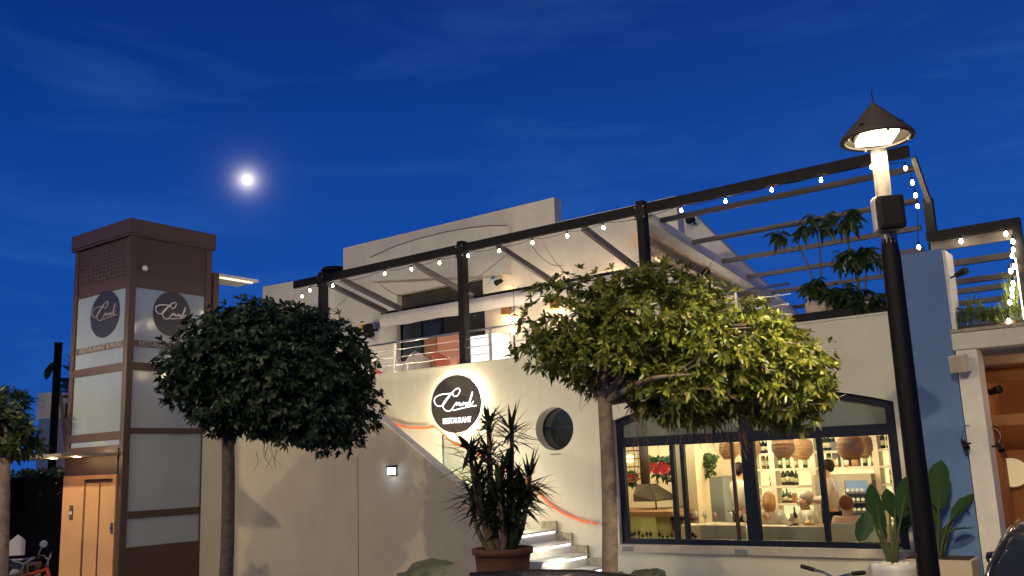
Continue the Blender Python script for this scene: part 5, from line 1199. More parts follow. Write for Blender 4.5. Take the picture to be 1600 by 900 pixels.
# agave-like leaves low in front of the stair wall
def agave(label, dist, leaves, seed):
    p = atd(leaves[0][0], 900, dist); t = thing('agave', label, 'plant', (p.x, p.y, 0.13))
    MB().lathe([(0.25, 0.13), (0.32, 0.75), (0.34, 0.80), (0, 0.78)], (p.x, p.y, 0), 20).build('planter', terra, t, True)
    for (bx, by, tx_, ty_, wd) in leaves:
        lf = MB(); a, b = atd(bx, by, dist), atd(tx_, ty_, dist-0.05); bigleaf(lf, a, b, wd, fold=0.25, up=(b-a).normalized().cross(UP).cross((b-a).normalized())+FW*0.6 if False else -FW); lf.build('leaf', mat('agave_grey', (0.20, 0.22, 0.16), 0.5, var=0.15), t, True)
agave('grey green pointed agave leaf low against the stair wall left of the yucca pot', 9.6, [(632, 903, 710, 879, 0.24), (650, 915, 620, 895, 0.15), (655, 915, 670, 893, 0.14)], 1)
agave('pale blue green leaf tip below the left corner of the arched window', 9.4, [(1035, 912, 1018, 888, 0.18), (975, 915, 1020, 890, 0.16), (1000, 915, 1030, 896, 0.1)], 2)
# ================================================================ RESTAURANT INTERIOR
SY = 15.85
def ix(px, py=750, Y=SY): return at(px, py, Y).x
def iz(px, py, Y=SY): return at(px, py, Y).z
limeg = mat('lit_shelf_back', (0.72, 0.70, 0.40), 0.8, emit=(1.0, 0.93, 0.52), es=1.0)
pinkw = mat('shelf_board', (0.80, 0.66, 0.50), 0.6)
sh = thing('bottle_shelving', 'wide backlit bottle shelving on the rear wall seen through the right of the arched window', 'shelves', (ix(1280), SY+0.2, FL))
sx0, sx1 = ix(1176), ix(1398)
MB().box(sx0, sx1, SY+0.26, SY+0.30, FL, 3.19).build('back_panel', limeg, sh)
shz = [iz(1240, 683), iz(1240, 706.5), iz(1240, 731.5), iz(1240, 758.5), iz(1240, 786), iz(1240, 812)]
upx = [1176, 1208, 1272, 1372, 1398]
for px in upx[:-1]+[1398]:
    x = ix(px); MB().box(x-0.05, x+0.05, SY, SY+0.259, FL, 3.18).build('upright', pinkw, sh)
for k, z_ in enumerate(shz):
    for a, b in zip(upx[:-1], upx[1:]):
        xa, xb = ix(a)+0.051, ix(b)-0.051
        if a == 1272 and k > 2: continue
        MB().box(xa, xb, SY+0.01, SY+0.258, z_-0.04, z_).build('shelf', pinkw, sh)
gdark = mat('bottle_green', (0.02, 0.045, 0.012), 0.1, spec=0.8); gamb = mat('bottle_amber', (0.40, 0.16, 0.03), 0.15, spec=0.8); gblk = mat('bottle_black', (0.012, 0.01, 0.01), 0.15, spec=0.8); labm = mat('paper_label', (0.7, 0.62, 0.4), 0.8); box_r = mat('box_maroon', (0.12, 0.03, 0.03), 0.6); box_g = mat('box_grey', (0.14, 0.13, 0.10), 0.6)
bcache = {}
def bottle(px, k, m_, h, label, group):
    x = ix(px, 700); z_ = shz[k]; key = (m_.name, round(h, 2))
    t = thing('bottle', label, 'bottle', (x, SY+0.12, z_), group)
    if key not in bcache:
        r_ = 0.040 if h > 0.27 else 0.036
        g1 = MB().lathe([(0, 0), (r_, 0.004), (r_, h*0.60), (r_*0.9, h*0.66), (r_*0.35, h*0.78), (r_*0.33, h*0.97), (r_*0.4, h), (0, h)], (0, 0, 0), 12).build('glass', m_, None, True)
        l1 = MB().lathe([(r_+0.001, h*0.18), (r_+0.001, h*0.45)], (0, 0, 0), 12).build('paper_label', labm, None, True)
        bcache[key] = (g1.data, l1.data)
        bpy.data.objects.remove(g1); bpy.data.objects.remove(l1)
    for nm, me in zip(('glass', 'paper_label'), bcache[key]):
        o = bpy.data.objects.new(nm, me); COL.objects.link(o); o.parent = t
rows = [
 (1, [(1183, gblk, .27), (1189, gblk, .27), (1195, gblk, .27), (1286, gdark, .30), (1292, gdark, .30), (1299, gblk, .30), (1377, gblk, .30), (1386, gblk, .30)], 'upper shelf'),
 (2, [(1187, gamb, .32), (1195, gdark, .30), (1213, gdark, .30), (1225, gdark, .31), (1238, gamb, .27), (1252, gdark, .30), (1263, gblk, .29), (1290, gdark, .34), (1346, gblk, .28), (1359, gdark, .32)], 'middle shelf'),
 (3, [(1197, gblk, .22), (1216, gblk, .30), (1223, gdark, .34), (1230, gblk, .31), (1236, gdark, .27), (1386, gdark, .32)], 'lower shelf'),
 (4, [(1214, gdark, .20), (1219, gdark, .24), (1224, gdark, .18)], 'lowest lit shelf')]
cn = {gdark.name: 'green', gamb.name: 'amber', gblk.name: 'nearly black'}
for k, lst, nm in rows:
    for i, (px, m_, h) in enumerate(lst):
        bottle(px, k, m_, h, '%s bottle, %s from the left on the %s of the backlit shelving' % (cn[m_.name], ORD[i], nm), 'bottles on the backlit shelving')
for px, k, wd, h, m_, lab in ((1302, 2, .10, .42, box_g, 'tall dark gift box, leftmost of three standing on the shelving above the fridge'), (1319, 2, .09, .40, box_r, 'tall maroon gift box, middle of three standing on the shelving above the fridge'), (1332, 2, .12, .38, box_g, 'wide grey gift box, rightmost of three standing on the shelving above the fridge'), (1231, 4, .05, .16, gamb, 'small amber box beside the bottles on the lowest lit shelf')):
    x = ix(px, 700); z_ = shz[k]+(-0.12 if wd > 0.06 else 0)
    t = thing('gift_box', lab, 'box', (x, SY+0.1, shz[k]))
    MB().box(x-wd/2, x+wd/2, SY+0.05, SY+0.17, shz[k]+0.001, shz[k]+h).build('carton', m_, t); MB().box(x-wd*0.4, x+wd*0.4, SY+0.045, SY+0.049, shz[k]+0.02, shz[k]+h*0.3).build('print_panel', gamb, t)
# wine fridge
fr_ = thing('wine_fridge', 'steel double door wine fridge glowing blue inside the shelving', 'fridge', (ix(1322), SY-0.1, FL))
fx0, fx1 = ix(1280), ix(1368); fzt = iz(1320, 741); fy = SY-0.22
frm = mat('fridge_steel', (0.42, 0.36, 0.27), 0.4)
MB().box(fx0, fx1, fy+0.02, SY+0.2, FL, fzt-0.1).build('cabinet', mat('fridge_inside', (0.12, 0.14, 0.18), 0.6), fr_)
MB().box(fx0, fx1, fy-0.02, SY+0.2, fzt-0.099, fzt).build('header', frm, fr_)
fm_ = (fx0+fx1)/2-0.03
for a, b in ((fx0, fx0+0.06), (fm_-0.06, fm_+0.06), (fx1-0.07, fx1)): MB().box(a, b, fy-0.02, fy+0.018, FL, fzt-0.1).build('door_stile', frm, fr_)
blu = glow('fridge_glow', (0.45, 0.65, 1.0), 0.45)
for a, b in ((fx0+0.061, fm_-0.061), (fm_+0.061, fx1-0.071)):
    MB().box(a, b, fy+0.008, fy+0.016, fzt-0.28, fzt-0.101).build('lit_compartment', blu, fr_)
    for zz in (0.29, 0.44, 0.60): MB().box(a, b, fy-0.01, fy+0.007, fzt-zz-0.015, fzt-zz).build('rack', steel, fr_)
    rr = random.Random(int(a*100)); mb = MB()
    for zz in (0.27, 0.42, 0.58):
        x = a+0.04
        while x < b-0.03:
            mb.lathe([(0, 0), (0.03, 0), (0.03, 0.008), (0, 0.012)], (x, fy-0.012, fzt-zz+0.02), 8, Matrix.Rotation(R(90), 4, 'X')); x += 0.075
    mb.build('bottle_ends', white if a == fx0+0.061 else white, fr_)
    MB().box(a, b, fy+0.005, fy+0.007, fzt-0.56, fzt-0.10).build('door_glass', paneglass('fr_glass%d' % int(-a*10), (0.8, 0.85, 0.9), 1.0), fr_)
# second small fridge far left, flowers, column
cY = 14.6
xa, xb = at(1066, 760, cY).x, at(1089, 760, cY).x
o = MB().box(xa, xb, cY, cY+0.5, FL, 3.198).build('room_column', cream, B)
o = MB().box(at(1052, 760, 15.2).x, at(1077, 760, 15.2).x, 15.2, 15.6, FL, 3.198).build('room_column', mat('beige_tile', (0.45, 0.40, 0.32), 0.6), B)
sf = thing('drinks_fridge', 'narrow drinks fridge glowing blue white behind the cream column', 'fridge', (at(1100, 790, 15.6).x, 15.6, FL))
xa, xb = at(1091, 780, 15.5).x, at(1110, 780, 15.5).x; zt_ = at(1100, 747, 15.5).z
MB().box(xa, xb, 15.5, 16.0, FL, zt_).build('cabinet', mat('grey_fridge', (0.35, 0.38, 0.36), 0.5), sf)
MB().box(xa+0.05, xb-0.05, 15.49, 15.499, zt_-0.28, zt_-0.10).build('lit_compartment', glow('fridge_glow2', (0.6, 0.85, 1.0), 1.2), sf)
MB().box(xa+0.05, xb-0.05, 15.485, 15.499, FL+0.1, zt_-0.3).build('door_glass', mat('door_dark', (0.05, 0.08, 0.09), 0.1), sf)
MB().box(xb, xb+0.28, 15.45, 16.0, FL, zt_+0.02).build('open_door', mat('grey_fridge', (0.35, 0.38, 0.36), 0.5), sf)
# extractor hood on left
hd = thing('extractor_hood', 'dark steel cooking hood with round flue at the left of the arched window', 'cooker hood', (at(1003, 770, 14.6).x, 14.6, 1.3))
hY = 14.3
hm = mat('hood_steel', (0.10, 0.075, 0.05), 0.45, metal=0.3)
ca, cb_ = at(998, 700, hY+0.2), at(1008, 700, hY+0.2)
MB().tube([((ca.x+cb_.x)/2, hY+0.25, at(1003, 760, hY).z-0.02), ((ca.x+cb_.x)/2, hY+0.25, 3.198)], (cb_.x-ca.x)/2+0.02, 20).build('flue', hm, hd, True)
h0, h1 = at(990, 784, hY), at(1026, 784, hY); zc_ = at(1003, 757, hY).z; xc_ = (ca.x+cb_.x)/2
mb = MB(); zb_h = h0.z
vs = [(h0.x, hY, zb_h), (h1.x, hY, zb_h), (h1.x, hY+0.8, zb_h), (h0.x, hY+0.8, zb_h), (h0.x, hY, zb_h+0.12), (xc_-0.12, hY+0.15, zc_), (xc_+0.12, hY+0.15, zc_), (h1.x, hY, zb_h+0.03), (h1.x, hY+0.8, zb_h+0.03), (xc_+0.12, hY+0.40, zc_), (xc_-0.12, hY+0.40, zc_), (h0.x, hY+0.8, zb_h+0.12)]
mb.addm(vs, [(0, 1, 7, 6, 5, 4), (1, 2, 8, 7), (7, 8, 9, 6), (5, 6, 9, 10), (4, 5, 10, 11), (0, 4, 11, 3), (2, 3, 11, 10, 9, 8), (0, 3, 2, 1)]).build('hood_body', hm, hd)
for x in (h1.x-0.02, h1.x-0.02):
    pass
MB().box(h1.x-0.03, h1.x-0.01, hY, hY+0.02, zb_h-0.30, zb_h).build('leg', black, hd); MB().box(h1.x-0.03, h1.x-0.01, hY+0.78, hY+0.8, zb_h-0.30, zb_h).build('leg', black, hd)
# counter
kt = thing('kitchen_counter', 'lime fronted kitchen counter with brown top under the cooking hood', 'counter', (at(1010, 820, 14.0).x, 14.2, FL))
k0, k1 = at(983, 800, 13.9).x, at(1023, 800, 13.9).x; kz = at(1000, 799, 13.9).z
MB().box(k0-1, k1, 13.92, 14.6, FL, kz-0.08).build('front', mat('lime_front', (0.60, 0.60, 0.24), 0.7), kt)
MB().box(k0-1, k1+0.35, 13.85, 15.0, kz-0.079, kz).build('counter_top', wood, kt)
kb = thing('wall_bench', 'wooden bench and dark shelf between the counter and the cream column', 'shelf', (at(1040, 830, 14.6).x, 14.6, FL))
a_, b_ = at(1024, 808, 14.5), at(1086, 808, 14.5)
MB().box(a_.x, b_.x, 14.45, 14.6, a_.z-0.05, a_.z).build('shelf_board', mat('maroon_wood', (0.09, 0.02, 0.015), 0.6), kb)
MB().box(a_.x, a_.x+0.35, 14.5, 14.6, a_.z-0.22, a_.z-0.051).build('drawer', wood, kb)
for k in range(6): xx = a_.x+0.05+k*(b_.x-a_.x-0.1)/5; MB().box(xx-0.03, xx+0.03, 14.5, 14.58, FL, a_.z-0.051 if k > 1 else a_.z-0.221).build('leg', mat('pale_wood', (0.5, 0.35, 0.18), 0.6), kb)
MB().box(at(1029, 818, 14.44).x, at(1036, 818, 14.44).x, 14.43, 14.49, at(1030, 828, 14.4).z, at(1030, 817, 14.4).z).build('handle_box', black, kb)
# candles / small utensils row along the inner sill
rr = random.Random(17)
for i, px in enumerate((988, 992, 999, 1005, 1011, 1017, 1031, 1036, 1043, 1050, 1083, 1087)):
    q = at(px, 842, F+0.45); h_ = rr.uniform(0.07, 0.14)
    t = thing('glass_candle_holder', '%s small dark candle holder from the left along the inner window sill' % ORD[i], 'candle holder', (q.x, F+0.45, wz0+0.012), 'candle holders on the inner sill')
    MB().lathe([(0, 0), (0.03, 0.0), (0.008, 0.01), (0.006, h_*0.55), (0.022, h_*0.62), (0.024, h_*0.95), (0.012, h_)], (q.x, F+0.45, wz0+0.012), 10).build('stem', blackm, t, True)
    MB().lathe([(0, 0), (0.008, 0), (0.008, 0.03), (0, 0.035)], (q.x, F+0.45, wz0+0.012+h_), 8).build('candle', gamb, t)
MB().box(wl_+0.05, wr_-0.05, F+0.262, F+0.62, wz0-0.05, wz0+0.011).build('inner_sill', pinkw, B)
# flower baskets
def basket(label, p, r_, cols, seed):
    t = thing('hanging_flowers', label, 'plant', p); rr = random.Random(seed)
    MB().lathe([(0, -r_*0.5), (r_*0.5, -r_*0.35), (r_*0.65, 0), (0, 0.0)], p, 16).build('basket', wicker, t, True)
    C = [p+Vector((rr.uniform(-1, 1)*r_*1.5, rr.uniform(-.5, .5)*r_, rr.uniform(-0.2, 0.9)*r_)) for _ in range(90)]; A = [Vector((rr.uniform(-1, 1), -1, rr.uniform(-.5, 1))) for _ in C]
    C += [p+Vector((rr.uniform(-.6, 1)*r_*1.2, rr.uniform(-.4, .2)*r_, -rr.random()*1.5*r_)) for _ in range(30)]; A += [Vector((rr.uniform(-1, 1), -1, -1)) for _ in range(30)]
    V, Fc = leafcloud(C, A, 0.065, 0.034, 5, seed); mesh_raw('foliage', V, Fc, leafmat('basket_leaf%d' % seed, (0.03, 0.10, 0.02), (0.12, 0.22, 0.05), 0.5, 0.3), t)
    if cols:
        C = [p+Vector((rr.uniform(-1, 1)*r_*1.4, -0.5*r_, rr.uniform(-0.7, 0.3)*r_)) for _ in range(50)]
        V, Fc = leafcloud(C, [Vector((0, -1, 0.2))]*50, 0.045, 0.035, 5, seed+1, (50, 90)); mesh_raw('flowers', V, Fc, mat('flower_red', (0.65, 0.03, 0.05), 0.6), t)
    MB().tube([p+Vector((0, 0, 0.1)), (p.x, p.y, 3.19)], 0.004, 4).build('cord', blackm, t)
basket('hanging basket of red flowers to the right of the cooking hood flue', at(1031, 728, 15.0), 0.17, True, 41)
basket('small basket of red flowers at the far left of the arched window', at(985, 745, 15.0), 0.09, True, 44)
basket('green hanging plant in a basket right of the cream column', at(1100, 725, 15.0), 0.16, False, 47)
# wicker pendants
def pendant(label, p, r_, h_, on=True):
    t = thing('pendant_lamp', label, 'pendant lamp', p, 'woven pendant lamps over the dining room')
    mb = MB(); prof = [(r_*0.55, -h_/2), (r_*0.97, -h_*0.22), (r_, 0), (r_*0.93, h_*0.25), (r_*0.3, h_/2), (0.03, h_*0.52)]
    mb.lathe(prof, p, 28)
    o = mb.build('woven_shade', rattan, t, True); o.modifiers.new('thick', 'SOLIDIFY').thickness = 0.012
    rb = MB()
    for k in range(7):
        zz = -h_/2+h_*k/6.5; rr_ = np.interp(zz, [q[1] for q in prof], [q[0] for q in prof])+0.006
        rb.tube([p+Vector((rr_*math.cos(a), rr_*math.sin(a), zz)) for a in np.linspace(0, 2*math.pi, 24, endpoint=False)], 0.006, 4, True)
    rb.build('weave_rings', mat('wicker_ring', (0.45, 0.22, 0.08), 0.7), t)
    MB().lathe([(0, -0.04), (0.035, -0.02), (0.035, 0.02), (0, 0.04)], p-Vector((0, 0, h_*0.30)), 10).build('bulb', glow('pendant_bulb', (1, 0.75, 0.4), 14), t, True)
    MB().tube([p+Vector((0, 0, h_*0.5)), (p.x, p.y, 3.198)], 0.006, 5).build('cord', blackm, t)
    light('pendant_light', p-Vector((0, 0, h_*0.5+0.05)), 16, (1.0, 0.76, 0.46), 0.08, t)
def prad(px0, px1, py, Y): return (at(px1, py, Y).x-at(px0, py, Y).x)/2*0.86
for (x0, x1, yc_, Yd, hh, lab) in ((1203, 1243, 697, 14.3, 0.36, 'woven pendant lamp, front one of the pair left of the middle stile'), (1228, 1273, 700, 14.9, 0.36, 'woven pendant lamp, rear one overlapping the front one beside the middle stile'), (1304, 1352, 697, 14.2, 0.40, 'woven pendant lamp right of the stile, front one of the right pair'), (1322, 1366, 695, 14.9, 0.40, 'woven pendant lamp at the far right pair, partly behind another'), (1122, 1156, 702, 14.6, 0.32, 'woven pendant lamp left of the thick navy mullion'), (1150, 1190, 700, 15.1, 0.34, 'woven pendant lamp behind the thick navy mullion')):
    pendant(lab, at((x0+x1)/2, yc_, Yd), prad(x0, x1, yc_, Yd), hh)
q = at(984, 717, 14.8); t = thing('woven_lantern', 'round woven lantern cut by the left frame of the arched window', 'lantern', q)
mb = MB(); rad_ = 0.32
for k in range(9): zz = rad_*math.cos(math.pi*(k+0.5)/9); rr_ = rad_*math.sin(math.pi*(k+0.5)/9); mb.tube([q+Vector((rr_*math.cos(a), rr_*math.sin(a), zz*1.3)) for a in np.linspace(0, 2*math.pi, 20, endpoint=False)], 0.010, 4, True)
for k in range(8): a = 2*math.pi*k/8; mb.tube([q+Vector((rad_*math.sin(b_2)*math.cos(a), rad_*math.sin(b_2)*math.sin(a), rad_*1.3*math.cos(b_2))) for b_2 in np.linspace(0.05, 3.09, 10)], 0.008, 4)
mb.build('cage', wicker, t); MB().lathe([(0, -0.08), (0.07, -0.05), (0.07, 0.05), (0, 0.08)], q, 12).build('bulb', glow('lantern_bulb', (1, 0.7, 0.35), 3), t, True); MB().tube([q+Vector((0, 0, 0.4)), (q.x, q.y, 3.198)], 0.005, 4).build('cord', blackm, t)
# room lights (ceiling spots between the pendants)
for i, (x, y) in enumerate(((-9.5, 14.0), (-7.2, 14.2), (-5.2, 14.0), (-8.2, 15.4), (-6.2, 15.3))):
    t = thing('ceiling_spot', '%s recessed ceiling spot of the dining room counting from the kitchen' % ORD[i], 'ceiling light', (x, y, 3.19), 'recessed ceiling spots')
    MB().lathe([(0, 0), (0.05, 0), (0.055, -0.012), (0.06, 0)], (x, y, 3.196), 14).build('trim', white, t)
    light('ceiling_spot_light', (x, y, 3.14), 105, (1.0, 0.83, 0.58), 0.06, t)
# banquettes at the window
bq = mat('banquette', (0.42, 0.37, 0.35), 0.7, var=0.05, bump=0.2)
for a, b, y_, lab in ((1095, 1162, 820, 'grey banquette back inside the left half of the arched window'), (1190, 1290, 822, 'pale banquette back inside the window under the seated diners'), (1299, 1386, 818, 'pinkish banquette back inside the rightmost pane')):
    qa, qb = at(a, y_, F+0.75), at(b, y_, F+0.75); zz = qa.z
    t = thing('banquette', lab, 'bench', ((qa.x+qb.x)/2, F+0.85, FL))
    MB().box(qa.x, qb.x, F+0.72, F+0.84, FL, zz).build('backrest', bq, t, bevel=0.02); MB().box(qa.x, qb.x, F+0.845, F+1.30, FL, FL+0.45).build('seat', bq, t, bevel=0.02)
# tables with cloths, glasses, bottles
def dtable(label, short, px, py, Y, wx=0.55, wy=0.42, items=True, seed=0):
    q = at(px, py, Y); z_ = FL+0.76
    t = thing('dining_table', label, 'table', (q.x, Y, FL))
    MB().box(q.x-wx, q.x+wx, Y-wy, Y+wy, z_-0.03, z_).build('table_top', wood, t); MB().box(q.x-0.05, q.x+0.05, Y-0.05, Y+0.05, FL+0.02, z_-0.031).build('pedestal', black, t); MB().box(q.x-0.25, q.x+0.25, Y-0.25, Y+0.25, FL, FL+0.019).build('base', black, t)
    vs = []; n = 12; per = []
    for k in range(n): per.append((-1+2*k/n, -1))
    for k in range(n): per.append((1, -1+2*k/n))
    for k in range(n): per.append((1-2*k/n, 1))
    for k in range(n): per.append((-1, 1-2*k/n))
    N_ = len(per); fs = []
    for a, b in per: vs.append((q.x+a*(wx+0.004), Y+b*(wy+0.004), z_+0.004))
    for i, (a, b) in enumerate(per): w_ = 0.03+0.02*math.sin(i*1.9); vs.append((q.x+a*(wx+w_), Y+b*(wy+w_), z_-0.28-0.03*math.sin(i*0.8)))
    for i in range(N_): fs.append((i, (i+1) % N_, N_+(i+1) % N_, N_+i))
    fs.append(tuple(range(N_)))
    o = MB().addm(vs, fs).build('tablecloth', mat('linen', (0.62, 0.50, 0.36), 0.85, bump=0.4, bscale=10)); tag(o, 'linen cloth draped over the '+short, 'tablecloth')
    if items:
        rr = random.Random(seed)
        for i in range(6):
            x = q.x+(-0.8+1.6*i/5)*wx; y = Y+rr.uniform(-.6, .3)*wy
            g_ = thing('wine_glass', '%s glass from the left on the %s' % (ORD[i], short), 'glass', (x, y, z_+0.006), 'glasses on the dining tables')
            MB().lathe([(0, 0), (0.03, 0.002), (0.004, 0.008), (0.004, 0.08), (0.03, 0.11), (0.034, 0.15), (0.028, 0.19)], (x, y, z_+0.006), 10).build('bowl', mat('glass_pink', (0.55, 0.30, 0.24), 0.1, spec=0.8) if i % 2 else mat('glass_pale', (0.6, 0.58, 0.52), 0.1, spec=0.8), g_, True)
    return q.x, z_
tX, tZ = dtable('table under the seated diners behind the right window panes', 'table of the seated diners', 1232, 818, 13.9, 0.75, 0.40, True, 1)
dtable('dining table behind the left window panes by the drinks fridge', 'table by the drinks fridge', 1118, 806, 14.4, 0.5, 0.4, True, 2)
dtable('dining table behind the rightmost pane near the potted plants', 'table at the right', 1352, 812, 14.2, 0.4, 0.35, False, 3)
for px, h, m_, lab in ((1236, 0.20, mat('blue_glass', (0.12, 0.25, 0.4), 0.1), 'small blue bottle standing on the diners table'), (1242, 0.30, gblk, 'dark wine bottle standing on the diners table')):
    q = at(px, 805, 13.8); t = thing('bottle', lab, 'bottle', (q.x, 13.8, tZ+0.006)); MB().lathe([(0, 0), (0.038, 0.004), (0.038, h*0.6), (0.014, h*0.75), (0.013, h), (0, h)], (q.x, 13.8, tZ+0.006), 12).build('glass', m_, t, True); MB().lathe([(0.0385, h*.2), (0.0385, h*.45)], (q.x, 13.8, tZ+0.006), 12).build('paper_label', labm, t)
q = at(1262, 808, 13.95); t = thing('serving_tray', 'long wooden serving board on the diners table beside the wine bottle', 'tray', (q.x, 13.95, tZ+0.006)); MB().box(q.x-0.28, q.x+0.2, 13.85, 14.1, tZ+0.006, tZ+0.03).build('board', wood, t, bevel=0.008); MB().lathe([(0, 0.03), (0.08, 0.035), (0.05, 0.08), (0, 0.09)], (q.x, 13.97, tZ+0.0), 14).build('bread', mat('bread', (0.5, 0.3, 0.12), 0.9), t, True)

# ---------------- people
def skinmesh(name, verts, edges, radii, M_, parent, sub=1):
    me = bpy.data.meshes.new(name); me.from_pydata([tuple(v) for v in verts], edges, [])
    o = bpy.data.objects.new('tmp', me); COL.objects.link(o)
    o.modifiers.new('s', 'SKIN'); 
    for v, r_ in zip(me.skin_vertices[0].data, radii): v.radius = r_ if isinstance(r_, tuple) else (r_, r_)
    me.skin_vertices[0].data[0].use_root = True
    ss = o.modifiers.new('u', 'SUBSURF'); ss.levels = sub; ss.render_levels = sub
    dg = bpy.context.evaluated_depsgraph_get(); m2 = bpy.data.meshes.new_from_object(o.evaluated_get(dg)); bpy.data.objects.remove(o); m2.materials.clear()
    return link(name, m2, M_, parent, True)
skin = mat('skin', (0.50, 0.27, 0.18), 0.6); 
def person(label, loc, rz, top, hair, seated=False, arms='down', trousers=black, hairlen=0):
    t = thing('person', label, 'person', loc, None, rz); Mx = Matrix.Translation(Vector(loc)) @ Matrix.Rotation(rz, 4, 'Z'); P = lambda x, y, z: Mx @ Vector((x, y, z))
    ph = 0.48 if seated else 0.95; ch = ph+0.32; nk = ph+0.52
    lean = -0.08 if seated else -0.03
    V = [(0, 0, ph), (0, lean*0.5, ph+0.16), (0, lean, ch), (0, lean, nk-0.03), (0, lean-0.01, nk+0.01), (0, lean-0.03, nk+0.085), (0, lean-0.02, nk+0.175)]
    Rr = [(.15, .11), (.135, .10), (.165, .11), (.09, .08), (.080, .078), (.088, .10), (.07, .085)]
    E = [(i, i+1) for i in range(6)]
    for s in (-1, 1):
        b = len(V); V += [(s*.17, lean, nk-.08)]; Rr += [.055]; E.append((2, b))
        if arms == 'table' or (arms == 'carry'): el, wr, hd_ = (s*.24, lean-.08, nk-.36), (s*.14, lean-.32, nk-.34), (s*.10, lean-.41, nk-.33)
        elif arms == 'reach' and s == 1: el, wr, hd_ = (s*.26, lean-.2, nk-.22), (s*.2, lean-.44, nk-.24), (s*.17, lean-.53, nk-.25)
        else: el, wr, hd_ = (s*.23, lean+.02, nk-.36), (s*.22, lean-.06, nk-.60), (s*.21, lean-.08, nk-.69)
        V += [el, wr, hd_]; Rr += [.042, .028, .03]; E += [(b, b+1), (b+1, b+2), (b+2, b+3)]
        d = Vector(hd_)-Vector(wr); d.normalize(); sd = Vector((1, 0, 0)) if abs(d.x) < .8 else Vector((0, 1, 0))
        for f in range(4):
            c = len(V); p0 = Vector(hd_)+sd*(f-1.5)*.018; V += [tuple(p0+d*.045), tuple(p0+d*(.075+.01*(f in (1, 2)))-Vector((0, 0, .012)))]; Rr += [.009, .007]; E += [(b+3, c), (c, c+1)]
        c = len(V); V += [tuple(Vector(hd_)-sd*.03*s+d*.02)]; Rr += [.010]; E += [(b+3, c)]
        b = len(V)
        if seated: V += [(s*.10, -.08, ph), (s*.12, -.45, ph+.02), (s*.12, -.43, .10), (s*.12, -.53, .05)]
        else: V += [(s*.09, 0, ph-.08), (s*.10, -.01, .50), (s*.10, .02, .10), (s*.11, -.12, .04)]
        Rr += [.09, .06, .042, .035]; E += [(0, b), (b, b+1), (b+1, b+2), (b+2, b+3)]
    skinmesh('body', [P(*v) for v in V], E, Rr, skin, t)
    # clothing: shirt shell and trousers following the same joints
    SV = []; SR = []; SE = []
    def add(v, r_, prev=None):
        SV.append(P(*v)); SR.append(r_); 
        if prev is not None: SE.append((prev, len(SV)-1))
        return len(SV)-1
    a0 = add((0, 0, ph-.02), (.17, .125)); a1 = add((0, lean*.5, ph+.16), (.15, .115), a0); a2 = add((0, lean, ch), (.18, .125), a1); a3 = add((0, lean, nk-.04), (.085, .075), a2)
    for k, b in enumerate((7, 7+4+9+4)):
        s = -1 if k == 0 else 1
        sh_, el, wr = V[b], V[b+1], V[b+2]
        i0 = add(sh_, .065, a2); i1 = add(el, .052, i0); i2 = add(tuple(Vector(el).lerp(Vector(wr), .8)), .038, i1)
    skinmesh('shirt', SV, SE, [tuple(q*1.14 for q in r_) if isinstance(r_, tuple) else r_*1.22 for r_ in SR], top, t)
    TV = [P(0, 0, ph+.01)]; TR = [(.155, .12)]; TE = []
    for s in (-1, 1):
        b = len(TV); TV += [P(*q_) for q_ in (((s*.10, -.08, ph), (s*.12, -.45, ph+.02), (s*.12, -.43, .14)) if seated else ((s*.09, 0, ph-.08), (s*.10, -.01, .50), (s*.10, .02, .12)))]; TR += [.105, .075, .058]; TE += [(0, b), (b, b+1), (b+1, b+2)]
    skinmesh('trousers', TV, TE, TR, trousers, t)
    hc = Vector((0, lean-.0, nk+.145)); mb = MB(); hr_ = random.Random(int(abs(loc[0])*1000))
    prof = [(0.0, .115)]+[(.098*math.sin(math.pi*k/12), .115*math.cos(math.pi*k/12)) for k in range(1, 8)]+([(.105, -.08), (.10, -.16), (.08, -.22)] if hairlen else [(.085, -.055)])
    mb.lathe([(a, b) for a, b in prof][::-1], (0, 0, 0), 22, Mx @ Matrix.Translation(hc+Vector((0, .022, .012))) @ Matrix.Rotation(R(-38), 4, 'X'), 1.0, 1.08); mb.v = [tuple(c+hr_.uniform(-.007, .007) for c in q) for q in mb.v]; mb.build('hair', hair, t, True)
    fc = MB()
    for s in (-1, 1):
        fc.lathe([(0, -.008), (.010, 0), (0, .008)], P(s*.032, lean-.112, nk+.115), 8); fc.lathe([(0, -.03), (.012, -.01), (.014, .015), (0, .03)], P(s*.080, lean-.02, nk+.10), 8)
    fc.lathe([(0, -.03), (.016, -.015), (.008, .02), (0, .03)], P(0, lean-.118, nk+.085), 8); fc.lathe([(0, -.006), (.022, 0), (0, .006)], P(0, lean-.107, nk+.045), 10)
    fc.build('face_features', mat('face_tone', (0.36, 0.16, 0.11), 0.6), t, True)
    return t
shirtp = mat('shirt_beige', (0.50, 0.40, 0.33), 0.8, bump=0.3, bscale=12); shirtw = mat('shirt_white', (0.62, 0.55, 0.47), 0.8, bump=0.3, bscale=12); hairb = mat('hair_dark', (0.012, 0.008, 0.006), 0.8, spec=0.2); hairbl = mat('hair_blond', (0.42, 0.20, 0.07), 0.6); hairg = mat('hair_grey', (0.35, 0.28, 0.24), 0.6); shirtd = mat('shirt_dark', (0.12, 0.10, 0.10), 0.8); shirtk = mat('shirt_pink', (0.60, 0.34, 0.28), 0.8)
def headat(px, py, Y, seated):
    q = at(px, py, Y); top_ = 1.78 if not seated else 1.31
    return (q.x, Y, FL), q.z
(l_, z_) = headat(1294, 732, 14.7, False); pw = person('waiter in a beige shirt standing behind the middle stile beside the wine fridge', l_, R(-70), shirtp, hairb, False, 'carry'); 
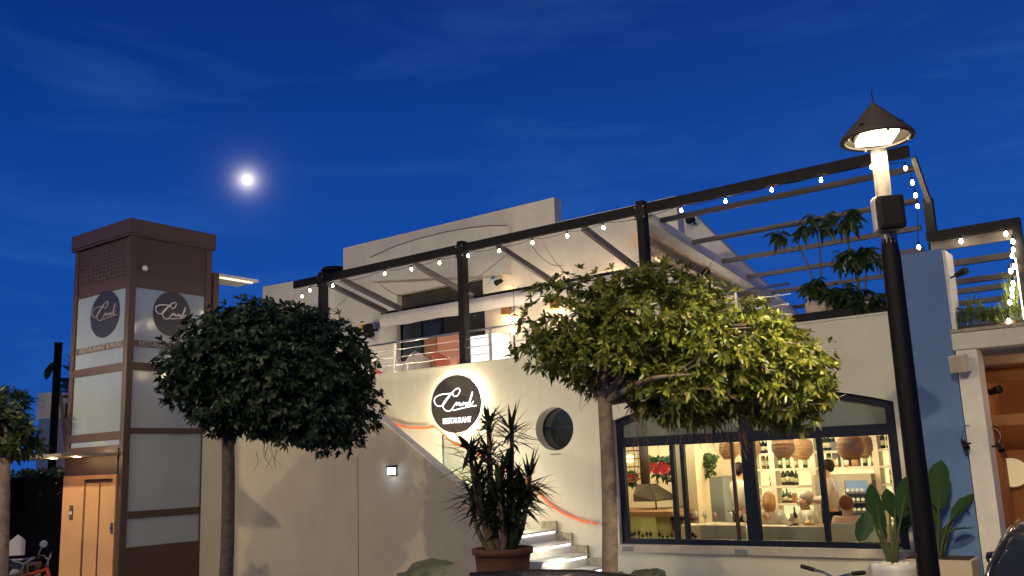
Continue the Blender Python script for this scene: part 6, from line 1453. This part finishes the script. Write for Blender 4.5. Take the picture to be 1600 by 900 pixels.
(l_, z_) = headat(1154, 730, 14.8, False); person('waiter in a pale shirt standing behind the thick navy mullion', l_, R(160), shirtw, hairb, False, 'carry')
(l_, z_) = headat(1201, 772, 14.5, True); person('seated diner with long blond hair and pale top at the table', l_, R(20), shirtw, hairbl, True, 'table', hairlen=1)
(l_, z_) = headat(1265, 772, 14.5, True); person('seated diner with grey hair leaning in white shirt beside the stile', l_, R(-50), shirtw, hairg, True, 'table')
(l_, z_) = headat(1322, 792, 13.35, True); person('seated diner with reddish hair and pink top seen from behind in the right pane', (l_[0], 13.3, FL-0.02), R(180), shirtk, mat('hair_auburn', (0.20, 0.05, 0.03), 0.6), True, 'table')

# porch at right: round lit mirror, person shoulder
q = at(1581, 738, F+2.35); t = thing('round_mirror', 'round pale yellow lit disc hung on the orange porch wall', 'wall light', q)
rdx = (at(1608, 738, F+2.35).x-at(1553, 738, F+2.35).x)/2
MB().lathe([(0, 0), (rdx*1.05, 0), (rdx*1.05, 0.03), (0, 0.03)], (q.x, F+2.36, q.z), 40, Matrix.Rotation(R(90), 4, 'X'), 1, 0.9).build('disc', mat('pale_disc', (0.75, 0.65, 0.38), 0.6, emit=(1, 0.8, 0.42), es=0.35), t)
MB().lathe([(rdx*1.0, 0.0), (rdx*1.08, 0.0), (rdx*1.08, 0.05), (rdx*1.0, 0.05), (rdx, 0)], (q.x, F+2.365, q.z), 40, Matrix.Rotation(R(90), 4, 'X'), 1, 0.9).build('rim', wood, t)
light('porch_lamp', (-0.8, F+1.2, 2.9), 26, (1.0, 0.70, 0.40), 0.1, t)
q = at(1568, 818, F+1.2); person('person with light hair mostly hidden behind the white column and black car', (q.x-0.05, F+1.2, 0.13), R(200), shirtk, hairbl, True, 'table')
o = thing('porch_chair', 'wooden chair under the person on the porch', 'chair', (q.x-0.05, F+1.25, 0.13))
MB().box(q.x-0.25, q.x+0.2, F+1.0, F+1.45, 0.5, 0.54).build('seat', wood, o)
for a in (-0.23, 0.16):
    for b in (1.02, 1.41): MB().box(q.x+a, q.x+a+0.03, F+b, F+b+0.03, 0.131, 0.499).build('leg', wood, o)
